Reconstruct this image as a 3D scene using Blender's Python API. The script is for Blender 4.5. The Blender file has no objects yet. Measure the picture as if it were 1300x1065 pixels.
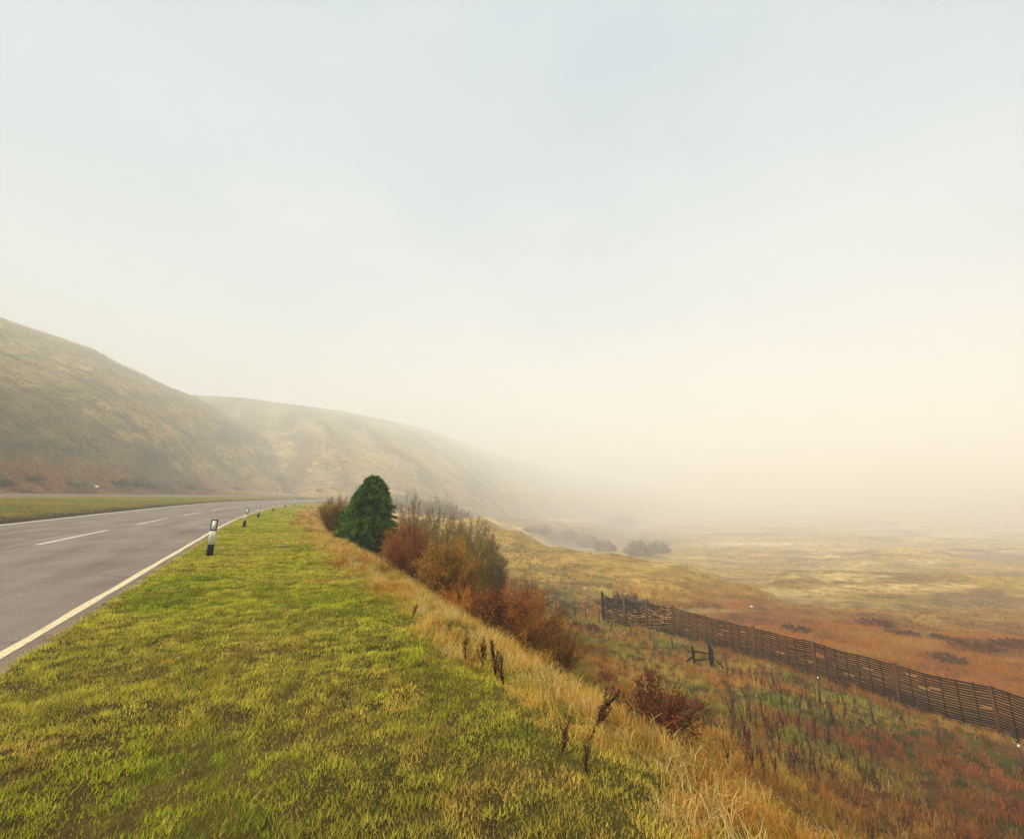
import bpy, math, random
import numpy as np
RS = np.random.RandomState
rng = RS(7)
random.seed(7)
sc = bpy.context.scene
COL = sc.collection

# ------------------------------------------------------------------ camera, world, sun, exposure
F = 600.0; CU, CV = 650.0, 487.5; EYE = 1.65          # focal length / principal point in photo pixels, eye height
PITCH = math.atan(142.5 / F); CP, SP = math.cos(PITCH), math.sin(PITCH)
cam = bpy.data.cameras.new('camera')
cam.sensor_width = 36.0; cam.lens = F / 1300 * 36.0; cam.shift_y = -45 / 1300
cam.clip_start = 0.05; cam.clip_end = 6000
co = bpy.data.objects.new('camera', cam); COL.objects.link(co)
co.location = (0, 0, EYE); co.rotation_euler = (math.pi / 2 + PITCH, 0, 0)
sc.camera = co

SUN_EL, SUN_AZ = math.radians(38), math.radians(-125)     # azimuth from +Y towards +X
world = bpy.data.worlds.new("World"); sc.world = world
world.use_nodes = True
wt = world.node_tree; wt.nodes.clear()
wo = wt.nodes.new('ShaderNodeOutputWorld'); bg = wt.nodes.new('ShaderNodeBackground')
sky = wt.nodes.new('ShaderNodeTexSky'); sky.sky_type = 'NISHITA'; sky.sun_disc = False
sky.sun_elevation = SUN_EL; sky.sun_rotation = SUN_AZ; sky.air_density = 1.0; sky.dust_density = 3.0; sky.ozone_density = 1.0
cl = wt.nodes.new('ShaderNodeMixRGB'); cl.inputs[0].default_value = 0.78     # thin even cloud above the mist
tc = wt.nodes.new('ShaderNodeTexCoord'); mpw = wt.nodes.new('ShaderNodeMapping'); mpw.inputs['Scale'].default_value = (1, 1, 2.2); wt.links.new(tc.outputs['Generated'], mpw.inputs[0])
cn = wt.nodes.new('ShaderNodeTexNoise'); cn.inputs['Scale'].default_value = 1.7; cn.inputs['Detail'].default_value = 5; cn.inputs['Roughness'].default_value = .5; wt.links.new(mpw.outputs[0], cn.inputs['Vector'])
cr = wt.nodes.new('ShaderNodeValToRGB'); cr.color_ramp.elements[0].position = .36; cr.color_ramp.elements[0].color = (4.3, 5.9, 6.9, 1); cr.color_ramp.elements[1].position = .66; cr.color_ramp.elements[1].color = (5.9, 7.0, 7.5, 1)
wt.links.new(cn.outputs[0], cr.inputs[0]); wt.links.new(cr.outputs[0], cl.inputs[2])
wt.links.new(sky.outputs[0], cl.inputs[1]); wt.links.new(cl.outputs[0], bg.inputs[0]); bg.inputs[1].default_value = 0.070
wt.links.new(bg.outputs[0], wo.inputs[0])

sl = bpy.data.lights.new('sun', 'SUN'); sl.energy = 4.9; sl.angle = math.radians(14); sl.color = (1.0, 0.875, 0.69)
so = bpy.data.objects.new('sun', sl); COL.objects.link(so)
so.rotation_euler = (math.pi / 2 - SUN_EL, 0, math.pi - SUN_AZ)
sc.view_settings.view_transform = 'Standard'; sc.view_settings.look = 'None'
sc.view_settings.exposure = 0.88; sc.view_settings.gamma = 1.0; sc.view_settings.use_curve_mapping = False
sc.render.engine = 'CYCLES'
sc.cycles.use_denoising = True; sc.cycles.volume_bounces = 3; sc.cycles.max_bounces = 5
sc.cycles.diffuse_bounces = 3; sc.cycles.transmission_bounces = 3; sc.cycles.transparent_max_bounces = 4
HAZE_DENSITY = 0.0019; HAZE_COLOR = (0.885, 0.880, 0.865)

# ------------------------------------------------------------------ helpers
def ray(u, v):
    cx = (u - CU) / F; cy = (CV - v) / F
    return cx, CP - cy * SP, SP + cy * CP
def pix(x, y, z):
    d = y * CP + (z - EYE) * SP; w = -y * SP + (z - EYE) * CP
    d = np.maximum(d, 1e-3)
    return CU + F * x / d, CV - F * w / d
def smooth(a, b, x):
    t = np.clip((x - a) / (b - a), 0, 1); return t * t * (3 - 2 * t)
def vnoise(x, y, seed=0):
    xi = np.floor(x).astype(np.int64); yi = np.floor(y).astype(np.int64)
    xf = x - xi; yf = y - yi
    xf = xf * xf * (3 - 2 * xf); yf = yf * yf * (3 - 2 * yf)
    def h(i, j):
        k = (i * 374761393 + j * 668265263 + seed * 974634777) & 0x7fffffff
        k = ((k ^ (k >> 13)) * 1274126177) & 0x7fffffff
        k = (k ^ (k >> 16)) & 0xffffff
        return k / float(0xffffff)
    a = h(xi, yi) * (1 - xf) + h(xi + 1, yi) * xf
    b = h(xi, yi + 1) * (1 - xf) + h(xi + 1, yi + 1) * xf
    return a * (1 - yf) + b * yf
def fbm(x, y, o=4, seed=0):
    s = 0; a = 1; t = 0
    for k in range(o):
        s = s + a * vnoise(x * 2 ** k + 17.3 * k, y * 2 ** k - 9.1 * k, seed + k); t += a; a *= .5
    return s / t

def link(name, me, parent=None):
    o = bpy.data.objects.new(name, me); COL.objects.link(o)
    if parent is not None: o.parent = parent
    return o
def tag(o, label=None, cat=None, group=None, kind=None):
    if label: o['label'] = label
    if cat: o['category'] = cat
    if group: o['group'] = group
    if kind: o['kind'] = kind
    return o
def empty(name, loc, rz=0.0):
    o = bpy.data.objects.new(name, None); COL.objects.link(o)
    o.location = loc; o.rotation_euler = (0, 0, rz); o.empty_display_size = .2
    return o
def np_mesh(name, V, faces, mat=None, col=None, smooth_=False):
    """faces: int array (M,3) or (M,4), or list of such arrays"""
    if not isinstance(faces, list): faces = [faces]
    faces = [np.asarray(f, dtype=np.int32) for f in faces if len(f)]
    me = bpy.data.meshes.new(name)
    V = np.asarray(V, dtype=np.float32)
    me.vertices.add(len(V)); me.vertices.foreach_set('co', V.ravel())
    li = np.concatenate([f.ravel() for f in faces]); sz = np.concatenate([np.full(len(f), f.shape[1], dtype=np.int32) for f in faces])
    me.loops.add(len(li)); me.loops.foreach_set('vertex_index', li)
    me.polygons.add(len(sz)); st = np.concatenate([[0], np.cumsum(sz)[:-1]]).astype(np.int32)
    me.polygons.foreach_set('loop_start', st); me.polygons.foreach_set('loop_total', sz)
    if smooth_: me.polygons.foreach_set('use_smooth', np.ones(len(sz), dtype=bool))
    if col is not None:
        a = me.color_attributes.new('Col', 'FLOAT_COLOR', 'POINT')
        c = np.ones((len(V), 4), dtype=np.float32); c[:, :3] = col
        a.data.foreach_set('color', c.ravel())
    me.update(calc_edges=True)
    if mat: me.materials.append(mat)
    return me

class MB:
    """collects boxes, bars and tubes into one mesh"""
    def __init__(s): s.v = []; s.f3 = []; s.f4 = []; s.n = 0
    def add(s, V, f4=(), f3=()):
        V = np.asarray(V, float)
        s.v.append(V)
        if len(f4): s.f4.append(np.asarray(f4) + s.n)
        if len(f3): s.f3.append(np.asarray(f3) + s.n)
        s.n += len(V)
    def box(s, c, d, taper=1.0, rot=None):
        x, y, z = [q / 2 for q in d]
        V = np.array([[-x, -y, -z], [x, -y, -z], [x, y, -z], [-x, y, -z], [-x * taper, -y * taper, z], [x * taper, -y * taper, z], [x * taper, y * taper, z], [-x * taper, y * taper, z]])
        if rot is not None: V = V @ np.asarray(rot).T
        s.add(V + np.asarray(c), [[0, 3, 2, 1], [4, 5, 6, 7], [0, 1, 5, 4], [1, 2, 6, 5], [2, 3, 7, 6], [3, 0, 4, 7]])
    def bar(s, a, b, w, t=None, up=(0, 0, 1), taper=1.0):
        a = np.asarray(a, float); b = np.asarray(b, float); d = b - a; L = np.linalg.norm(d); d /= L
        u = np.asarray(up, float); x = np.cross(d, u)
        if np.linalg.norm(x) < 1e-4: x = np.cross(d, (0, 1, 0))
        x /= np.linalg.norm(x); y = np.cross(x, d)
        s.box((a + b) / 2, (w, t or w, L), taper, np.stack([x, y, d], 1))
    def tube(s, P, R, k=6, cap=True):
        P = np.asarray(P, float); R = np.asarray(R, float) * np.ones(len(P))
        T = np.gradient(P, axis=0); T /= np.linalg.norm(T, axis=1)[:, None] + 1e-9
        ref = np.array([0.31, .95, .05]) if abs(T[0][2]) > .7 else np.array([0, 0, 1.0])
        X = np.cross(T, ref); X /= np.linalg.norm(X, axis=1)[:, None] + 1e-9
        Y = np.cross(T, X)
        a = np.arange(k) / k * 2 * math.pi
        V = P[:, None] + (X[:, None] * np.cos(a)[None, :, None] + Y[:, None] * np.sin(a)[None, :, None]) * R[:, None, None]
        f = []
        for i in range(len(P) - 1):
            for j in range(k):
                j2 = (j + 1) % k
                f.append([i * k + j, i * k + j2, (i + 1) * k + j2, (i + 1) * k + j])
        V = V.reshape(-1, 3); f3 = []
        if cap:
            m = len(V); V = np.vstack([V, P[:1], P[-1:]])
            f3 = [[m, (j + 1) % k, j] for j in range(k)] + [[m + 1, (len(P) - 1) * k + j, (len(P) - 1) * k + (j + 1) % k] for j in range(k)]
        s.add(V, f, f3)
    def mesh(s, name, mat, col=None, smooth_=False):
        fs = []
        if s.f4: fs.append(np.vstack(s.f4))
        if s.f3: fs.append(np.vstack(s.f3))
        V = np.vstack(s.v)
        if col is not None: col = np.tile(np.asarray(col, float), (len(V), 1))
        return np_mesh(name, V, fs, mat, col, smooth_)

# ------------------------------------------------------------------ materials
def newmat(name, rough=.85, spec=.2):
    m = bpy.data.materials.new(name); m.use_nodes = True
    nt = m.node_tree; b = nt.nodes['Principled BSDF']
    b.inputs['Roughness'].default_value = rough
    b.inputs['Specular IOR Level'].default_value = spec
    return m, nt, b
def noise(nt, scale, detail=4, rough=.6, vec=None):
    n = nt.nodes.new('ShaderNodeTexNoise'); n.inputs['Scale'].default_value = scale
    n.inputs['Detail'].default_value = detail; n.inputs['Roughness'].default_value = rough
    if vec is not None: nt.links.new(vec, n.inputs['Vector'])
    return n
def objco(nt):
    return nt.nodes.new('ShaderNodeTexCoord').outputs['Object']
def ramp(nt, src, stops):
    r = nt.nodes.new('ShaderNodeValToRGB'); e = r.color_ramp.elements
    e[0].position, e[0].color = stops[0][0], (*stops[0][1], 1)
    e[1].position, e[1].color = stops[-1][0], (*stops[-1][1], 1)
    for p, c in stops[1:-1]:
        q = e.new(p); q.color = (*c, 1)
    nt.links.new(src, r.inputs[0]); return r
def mul(nt, a, b, fac=1.0):
    m = nt.nodes.new('ShaderNodeMixRGB'); m.blend_type = 'MULTIPLY'; m.inputs[0].default_value = fac
    nt.links.new(a, m.inputs[1]); nt.links.new(b, m.inputs[2]); return m.outputs[0]
def bump(nt, b, h, strength=.5, dist=.02):
    n = nt.nodes.new('ShaderNodeBump'); n.inputs['Strength'].default_value = strength; n.inputs['Distance'].default_value = dist
    nt.links.new(h, n.inputs['Height']); nt.links.new(n.outputs[0], b.inputs['Normal'])

def leaf_mat(name, trans=.35):
    m = bpy.data.materials.new(name); m.use_nodes = True; nt = m.node_tree; nt.nodes.clear()
    o = nt.nodes.new('ShaderNodeOutputMaterial'); at = nt.nodes.new('ShaderNodeVertexColor'); at.layer_name = 'Col'
    d = nt.nodes.new('ShaderNodeBsdfDiffuse'); t = nt.nodes.new('ShaderNodeBsdfTranslucent'); mx = nt.nodes.new('ShaderNodeMixShader')
    mx.inputs[0].default_value = trans
    nt.links.new(at.outputs[0], d.inputs[0]); nt.links.new(at.outputs[0], t.inputs[0])
    nt.links.new(d.outputs[0], mx.inputs[1]); nt.links.new(t.outputs[0], mx.inputs[2]); nt.links.new(mx.outputs[0], o.inputs[0])
    return m
M_GRASS = leaf_mat('grass_blades', .4)
M_LEAF = leaf_mat('leaves', .3)
M_TWIG = leaf_mat('twigs', .05)

def ground_mat():
    m, nt, b = newmat('moor_ground', .95, .1)
    at = nt.nodes.new('ShaderNodeVertexColor'); at.layer_name = 'Col'
    c = objco(nt)
    n1 = noise(nt, .35, 8, .7, c); r1 = ramp(nt, n1.outputs[0], [(.36, (.5, .47, .42)), (.5, (1, 1, 1)), (.64, (1.45, 1.42, 1.3))])
    n2 = noise(nt, 6, 6, .7, c); r2 = ramp(nt, n2.outputs[0], [(.3, (.6, .6, .6)), (.55, (1.05, 1.05, 1.05)), (.75, (1.4, 1.36, 1.25))])
    n0 = noise(nt, .09, 8, .75, c); r0 = ramp(nt, n0.outputs[0], [(.36, (.62, .60, .55)), (.5, (1, 1, 1)), (.66, (1.25, 1.22, 1.15))])
    x = mul(nt, at.outputs[0], r1.outputs[0]); x = mul(nt, x, r2.outputs[0]); x = mul(nt, x, r0.outputs[0])
    nt.links.new(x, b.inputs['Base Color'])
    n3 = noise(nt, 1.4, 10, .75, c)
    bump(nt, b, n3.outputs[0], .9, .6)
    return m
M_GROUND = ground_mat()

def asphalt_mat():
    m, nt, b = newmat('asphalt', .9, .25)
    c = objco(nt)
    n0 = noise(nt, .35, 5, .6, c); r0 = ramp(nt, n0.outputs[0], [(.3, (.145, .118, .100)), (.7, (.205, .170, .146))])
    mp = nt.nodes.new('ShaderNodeMapping'); mp.inputs['Rotation'].default_value = (0, 0, math.radians(-26.3)); mp.inputs['Scale'].default_value = (1.1, .03, 1)
    nt.links.new(c, mp.inputs[0])
    n4 = noise(nt, 1.0, 4, .6, mp.outputs[0]); r4 = ramp(nt, n4.outputs[0], [(.3, (.92, .92, .92)), (.7, (1.08, 1.07, 1.06))])
    n1 = noise(nt, 60, 3, .8, c); r1 = ramp(nt, n1.outputs[0], [(.34, (.42, .42, .42)), (.5, (1, 1, 1)), (.66, (1.9, 1.85, 1.75))])
    v = nt.nodes.new('ShaderNodeTexVoronoi'); v.feature = 'DISTANCE_TO_EDGE'; v.inputs['Scale'].default_value = .22
    nw = noise(nt, 1.5, 4, .6, c); ad = nt.nodes.new('ShaderNodeMixRGB'); ad.inputs[0].default_value = .25
    nt.links.new(c, ad.inputs[1]); nt.links.new(nw.outputs[1], ad.inputs[2]); nt.links.new(ad.outputs[0], v.inputs['Vector'])
    r5 = ramp(nt, v.outputs[0], [(.0, (.5, .48, .46)), (.010, (1, 1, 1))])
    x = mul(nt, r0.outputs[0], r4.outputs[0]); x = mul(nt, x, r1.outputs[0]); x = mul(nt, x, r5.outputs[0], .75); vc = nt.nodes.new('ShaderNodeVertexColor'); vc.layer_name = 'Col'; x = mul(nt, x, vc.outputs[0])
    nt.links.new(x, b.inputs['Base Color'])
    bump(nt, b, n1.outputs[0], .5, .008)
    return m
M_ASPH = asphalt_mat()
def paint_mat(name, base, wear):
    m, nt, b = newmat(name, .7, .3)
    c = objco(nt)
    n1 = noise(nt, 14, 6, .75, c); r = ramp(nt, n1.outputs[0], [(.36, wear), (.46, base), (.7, tuple(q * 1.08 for q in base))])
    nt.links.new(r.outputs[0], b.inputs['Base Color'])
    return m
M_LINE = paint_mat('road_paint', (.56, .53, .46), (.22, .19, .17))
M_EDGE = paint_mat('edge_paint', (.60, .50, .31), (.30, .23, .15))
M_WHITE = paint_mat('post_white', (.88, .87, .83), (.76, .73, .65))
M_BLACK = paint_mat('post_black', (.008, .008, .012), (.014, .014, .014))
M_BLACK.node_tree.nodes['Principled BSDF'].inputs['Specular IOR Level'].default_value = .05
M_REFL = paint_mat('reflector', (.70, .70, .67), (.6, .6, .57))
def wood_mat(name, a, b_, sc_=1.0):
    m, nt, b = newmat(name, .9, .15)
    c = objco(nt); mp = nt.nodes.new('ShaderNodeMapping'); mp.inputs['Scale'].default_value = (14 * sc_, 14 * sc_, 1.2); nt.links.new(c, mp.inputs[0])
    n = noise(nt, 2, 6, .7, mp.outputs[0]); r = ramp(nt, n.outputs[0], [(.3, a), (.7, b_)]); nt.links.new(r.outputs[0], b.inputs['Base Color'])
    bump(nt, b, n.outputs[0], .5, .01)
    return m
M_DARKWOOD = wood_mat('dark_wood', (.004, .003, .003), (.012, .008, .006))
M_DARKWOOD.node_tree.nodes['Principled BSDF'].inputs['Specular IOR Level'].default_value = .03
M_POSTWOOD = wood_mat('brown_post_wood', (.045, .018, .007), (.11, .048, .018))
M_GREYWOOD = wood_mat('grey_post_wood', (.03, .02, .015), (.09, .06, .045))
M_PALEWOOD = wood_mat('pale_wood', (.35, .28, .18), (.55, .45, .3))
M_BARK = wood_mat('bark', (.03, .022, .016), (.085, .06, .042))

# ------------------------------------------------------------------ the road's line, and distances from it
ds = 2.0
S0 = -70.0
pts = []; hd = []; phi = math.radians(26.3)
x, y = -5.43, 5.54
ns_back = int(-S0 / ds)
x -= -math.sin(phi) * -S0; y -= math.cos(phi) * -S0
s = S0
while s < 900:
    pts.append((x, y)); hd.append(phi)
    k = 0 if s < 20 else (1 / 550 if s < 130 else (1 / 300 if s < 330 else 0))
    phi -= k * ds
    x -= math.sin(phi) * ds; y += math.cos(phi) * ds; s += ds
PT = np.array(pts); HD = np.array(hd); SS = S0 + ds * np.arange(len(PT))
NR = np.stack([np.cos(HD), np.sin(HD)], 1)             # to the right of travel
def ns_direct(x, y):
    x = np.atleast_1d(np.asarray(x, float)); y = np.atleast_1d(np.asarray(y, float))
    N = np.empty(len(x)); S = np.empty(len(x))
    TX, TY = -np.sin(HD), np.cos(HD)
    for i in range(0, len(x), 20000):
        dx = x[i:i + 20000, None] - PT[None, :, 0]; dy = y[i:i + 20000, None] - PT[None, :, 1]
        j = np.argmin(dx * dx + dy * dy, 1); r = np.arange(len(j))
        a, b = dx[r, j], dy[r, j]
        N[i:i + 20000] = a * NR[j, 0] + b * NR[j, 1]
        S[i:i + 20000] = SS[j] + a * TX[j] + b * TY[j]
    return N, S
def make_grid(x0, x1, y0, y1, h):
    gx = np.arange(x0, x1 + h, h); gy = np.arange(y0, y1 + h, h)
    X, Y = np.meshgrid(gx, gy); n, s = ns_direct(X.ravel(), Y.ravel())
    return (x0, y0, h, n.reshape(X.shape), s.reshape(X.shape))
G1 = make_grid(-170, 170, -30, 420, 2.0)
G2 = make_grid(-3400, 3400, -3400, 3400, 50.0)
def samp(G, x, y):
    x0, y0, h, N, S = G
    fx = np.clip((x - x0) / h, 0, N.shape[1] - 1.001); fy = np.clip((y - y0) / h, 0, N.shape[0] - 1.001)
    i = fx.astype(int); j = fy.astype(int); a = fx - i; b = fy - j
    f = lambda A: (A[j, i] * (1 - a) + A[j, i + 1] * a) * (1 - b) + (A[j + 1, i] * (1 - a) + A[j + 1, i + 1] * a) * b
    return f(N), f(S)
def ns(x, y):
    x = np.asarray(x, float); y = np.asarray(y, float)
    n1, s1 = samp(G1, x, y); n2, s2 = samp(G2, x, y)
    ins = (x > -168) & (x < 168) & (y > -28) & (y < 418)
    return np.where(ins, n1, n2), np.where(ins, s1, s2)
def world_ns(n, s):
    i = np.clip((np.asarray(s, float) - S0) / ds, 0, len(PT) - 1.001); j = i.astype(int); a = (i - j)
    P = PT[j] * (1 - a)[..., None] + PT[j + 1] * a[..., None]; R = NR[j] * (1 - a)[..., None] + NR[j + 1] * a[..., None]
    return P[..., 0] + R[..., 0] * n, P[..., 1] + R[..., 1] * n

# ------------------------------------------------------------------ terrain height
EN = np.array([-400, -37.2, -36.6, -30.0, -26, -13.2, -12.3, -11.6, 0.3, 4.4, 5.2, 6.3, 8, 11, 14, 18.6, 25, 34, 45, 70, 120, 3000])
EZ = np.array([2.3, 2.25, 2.05, 1.5, 1.35, .38, .14, .03, .0, -.02, -.22, -.9, -2.2, -4.0, -5.3, -6.8, -8.3, -9.4, -10.2, -12, -15, -24])
TU = np.array([470, 560, 600, 650, 700, 760, 860, 940, 1000, 1080, 1150, 1300, 1700])
TY_ = np.array([30, 45, 58, 75, 92, 112, 135, 220, 400, 700, 1200, 2200, 3200])
TFAR = {7: -26, 8: -36, 9: -45, 10: -52, 11: -58, 12: -30}
TZ = np.array([
 [-4, -5, -5, -5, -4.5, -4, -4, -5, -7, -9, -12, -16, -10],
 [-5, -6.5, -7, -6.5, -5, -3.5, -3, -5, -9, -14, -20, -24, -10],
 [-7, -8.4, -8.6, -7, -4.4, -1.6, -.9, -7, -15, -24, -28, -30, -10],
 [-8.4, -9.4, -9.4, -8.2, -6.4, -4.7, -8, -15, -22, -27, -28, -30, -10],
 [-9, -9.8, -9.6, -8.6, -7.1, -9.5, -15, -20, -25, -27, -28, -30, -10],
 [-9.3, -10, -9.7, -9.3, -8.9, -11.5, -17, -22, -25, -27, -28, -30, -10],
 [-9.4, -9.9, -10, -10.2, -10.7, -14, -18, -22, -25, -27, -28, -30, -10],
 [-9.4, -10, -10.6, -11.6, -15, -17.5, -18, -22, -25, -27, -28, -30, -10],
 [-9.4, -10.2, -11, -14.8, -15.8, -14, -18, -22, -25, -27, -28, -30, -10],
 [-9.5, -10.6, -11.8, -14.6, -14.9, -14.3, -18, -22, -25, -27, -28, -30, -10],
 [-9.6, -11, -12.4, -14.2, -14.6, -14.7, -19, -23, -25, -27, -28, -30, -10],
 [-9.6, -11.4, -13, -14.6, -15.4, -15.8, -20, -24, -26, -27, -28, -30, -10],
 [-9.6, -11.4, -13, -14.6, -15.4, -15.8, -20, -24, -26, -27, -28, -30, -10]], float)
for _k, _z in TFAR.items():
    TZ[:, _k] = _z if _k < 12 else -30
TZ[:, 12] = 120
TZ[6:, 11] = [-30, -5, 20, 45, 70, 105, 120]; TZ[9:, 10] = [-40, -25, 5, 15]; TZ[6:, 12] = 160
TZ[0, 7:10] = [-6, -12, -24]; TZ[1, 7:10] = [-10, -22, -36]; TZ[2, 7:9] = [-17, -32]
TZ[7:, 6] = -20
def crms(x, xp):
    """index + smooth weight"""
    j = np.clip(np.searchsorted(xp, x) - 1, 0, len(xp) - 2); t = np.clip((x - xp[j]) / (xp[j + 1] - xp[j]), 0, 1)
    return j, t
def tab(u, Y):
    i, a = crms(u, TU); a = a * a * (3 - 2 * a)
    j, b = crms(Y, TY_); b = .5 * b + .5 * b * b * (3 - 2 * b)
    return (TZ[i, j] * (1 - a) + TZ[i + 1, j] * a) * (1 - b) + (TZ[i, j + 1] * (1 - a) + TZ[i + 1, j + 1] * a) * b
# hills: skyline elevation by azimuth column, crest distance (depth), toe distance
H1U = np.array([-900, -300, -100, 0, 31, 92, 123, 154, 185, 215, 246, 300, 350, 430, 500, 560])
H1V = np.array([330, 345, 378, 403, 414, 434, 446, 463, 477, 492, 503, 531, 556, 588, 612, 634])
H1C = np.array([120, 200, 280, 320, 330, 350, 365, 380, 395, 410, 430, 450, 470, 490, 500, 510])
H2U = np.array([-900, 100, 200, 246, 307, 400, 430, 500, 545, 600, 650, 700, 800, 900, 1100])
H2V = np.array([560, 540, 500, 501, 504.5, 517, 521, 535, 545, 566, 580, 592, 612, 628, 640])
H2C = np.array([600, 600, 560, 520, 560, 700, 760, 1100, 1450, 1900, 2200, 2500, 2700, 2800, 2900])
H2T = np.array([500, 420, 380, 330, 300, 270, 265, 270, 290, 330, 450, 620, 900, 1100, 1400])
def elev(v):      # tan of elevation over depth for pixel row v
    cy = (CV - v) / F; return (SP + cy * CP) / (CP - cy * SP)
_us = np.linspace(-900, 700, 161); _toe = []
for uu in _us:
    k = (uu - CU) / F * (CP + .05 * SP)
    yy = np.linspace(8, 600, 500); n_, s_ = ns(k * yy, yy)
    w = np.where(n_ < -37.5)[0]
    _toe.append(yy[w[0]] if len(w) else 330.)
_toe = np.minimum(np.array(_toe), 300)
_toe = np.convolve(np.pad(_toe, 6, mode='edge'), np.ones(13) / 13, 'valid')
def shelf_drop(s): return 52 * smooth(250, 1300, np.asarray(s, float)) + 14 * smooth(200, 430, np.asarray(s, float))
def zfun(x, y, detail=True):
    x = np.asarray(x, float); y = np.asarray(y, float)
    n, s = ns(x, y)
    r = np.hypot(x, y)
    tilt = .05 * smooth(15, 110, s) * (1 - smooth(300, 380, s))
    E = np.interp(n, EN, EZ)
    base = E + np.clip(-n, -2, 12) * tilt * np.where(n > -12, 1, np.clip(1 - (-n - 12) / 14, 0, 1))
    kf = 1 - .35 * smooth(50, 140, s)
    base = np.where(n > 4.4, E * kf + np.clip(-n, -2, 0) * tilt, base) - shelf_drop(s)
    yy = np.maximum(y, 6.0)
    u = CU + F * (x / yy) / (CP - .09 * SP)      # azimuth as a column number
    kk = elev(np.interp(CU + F * (x / yy) / (CP + .25 * SP), H1U, H1V)); uh = CU + F * (x / yy) / (CP + kk * SP)
    kk = elev(np.interp(CU + F * (x / yy) / (CP + .15 * SP), H2U, H2V)); ug = CU + F * (x / yy) / (CP + kk * SP)
    w = smooth(26, 62, n) * smooth(20, 34, y)
    base = base * (1 - w) + tab(u, yy) * w
    # hills
    und = (fbm(x / 34 + 3, y / 34, 4, 5) - .5)
    if detail:
        base = base + smooth(80, 260, n) * smooth(110, 260, r) * (fbm(x / 85 + 5, y / 60, 4, 15) - .5) * 16
        base = base + smooth(36, 70, n) * smooth(20, 60, r) * (und * 1.8 + (fbm(x / 9, y / 9, 3, 9) - .5) * .6)
        base = base + smooth(.4, .9, n) * smooth(5, 4.2, n) * smooth(30, 12, r) * ((fbm(x / .55, y / .55, 3, 23) - .5) * .09 + (fbm(x / 2.5, y / 2.5, 2, 24) - .5) * .08)
        base = base + smooth(5.5, 9, n) * (fbm(x / 3.1, y / 3.1, 3, 21) - .5) * .55
    toe = np.interp(CU + F * (x / yy) / (CP + .05 * SP), _us, _toe)
    c1 = np.interp(uh, H1U, H1C); z1 = EYE + elev(np.interp(uh, H1U, H1V)) * c1
    t = (yy - toe) / np.maximum(c1 - toe, 20)
    tt = np.clip(t, 0, 1)
    rib = np.abs(fbm((x * .9 + y * .35) / 34, (y * .9 - x * .35) / 150, 5, 31) - .5) * 2
    pr = tt * (1.2 - .2 * tt) + (rib - .35) * .055 * np.sin(np.pi * tt) + und * .05 * np.sin(np.pi * tt) + (fbm(x / 13, y / 13, 4, 33) - .5) * .018 * np.sin(np.pi * tt)
    h1 = np.where(t > 0, 2.1 + (z1 - 2.1) * pr, -99) - np.maximum(t - 1, 0) * 12
    c2 = np.interp(ug, H2U, H2C); t2_ = np.interp(ug, H2U, H2T); z2 = EYE + elev(np.interp(ug, H2U, H2V)) * c2
    t2 = (yy - t2_) / (c2 - t2_); q = np.clip(t2, 0, 1)
    zb = np.interp(u, [400, 500, 600, 700, 900], [0, -6, -22, -42, -55])
    h2 = np.where(t2 > 0, zb + (z2 - zb) * (q * (1.25 - .25 * q) + (rib - .4) * .05 * np.sin(np.pi * q)), -99) - np.maximum(t2 - 1, 0) * 10
    inh = (n < -37.2)
    far_ = np.maximum(yy - 110, 0); wr = smooth(0, 1, (-37.2 - n) / (1 + .55 * far_))
    h1 = np.where(inh, base + (h1 - base) * wr, -99)
    h1 = np.where((y < 6), np.where(n < -37.2, 2.1 + (-n - 37.2) * .38, -99), h1)
    h1 = np.minimum(h1, 165)
    z = np.maximum(base, np.maximum(h1, h2))
    return z, n, s, u
def lower(n, r):
    """how far the bare ground lies under the road and lay-by sheets"""
    d = .06 + .0018 * np.maximum(r - 30, 0)
    a = smooth(.28, .12, n) * smooth(-11.58, -11.4, n) if False else (np.clip((.30 - n) / .15, 0, 1) * np.clip((n + 11.55) / .10, 0, 1))
    b = np.clip((-30.05 - n) / .2, 0, 1) * np.clip((n + 36.55) / .2, 0, 1)
    return d * np.maximum(a, b)
def zg(x, y):
    return zfun(np.atleast_1d(np.asarray(x, float)), np.atleast_1d(np.asarray(y, float)))[0]
def place(u, Y, v=690):
    cx, dy, dz = ray(u, v); x = cx / dy * Y
    return x, Y, float(zg(x, Y)[0])

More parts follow.
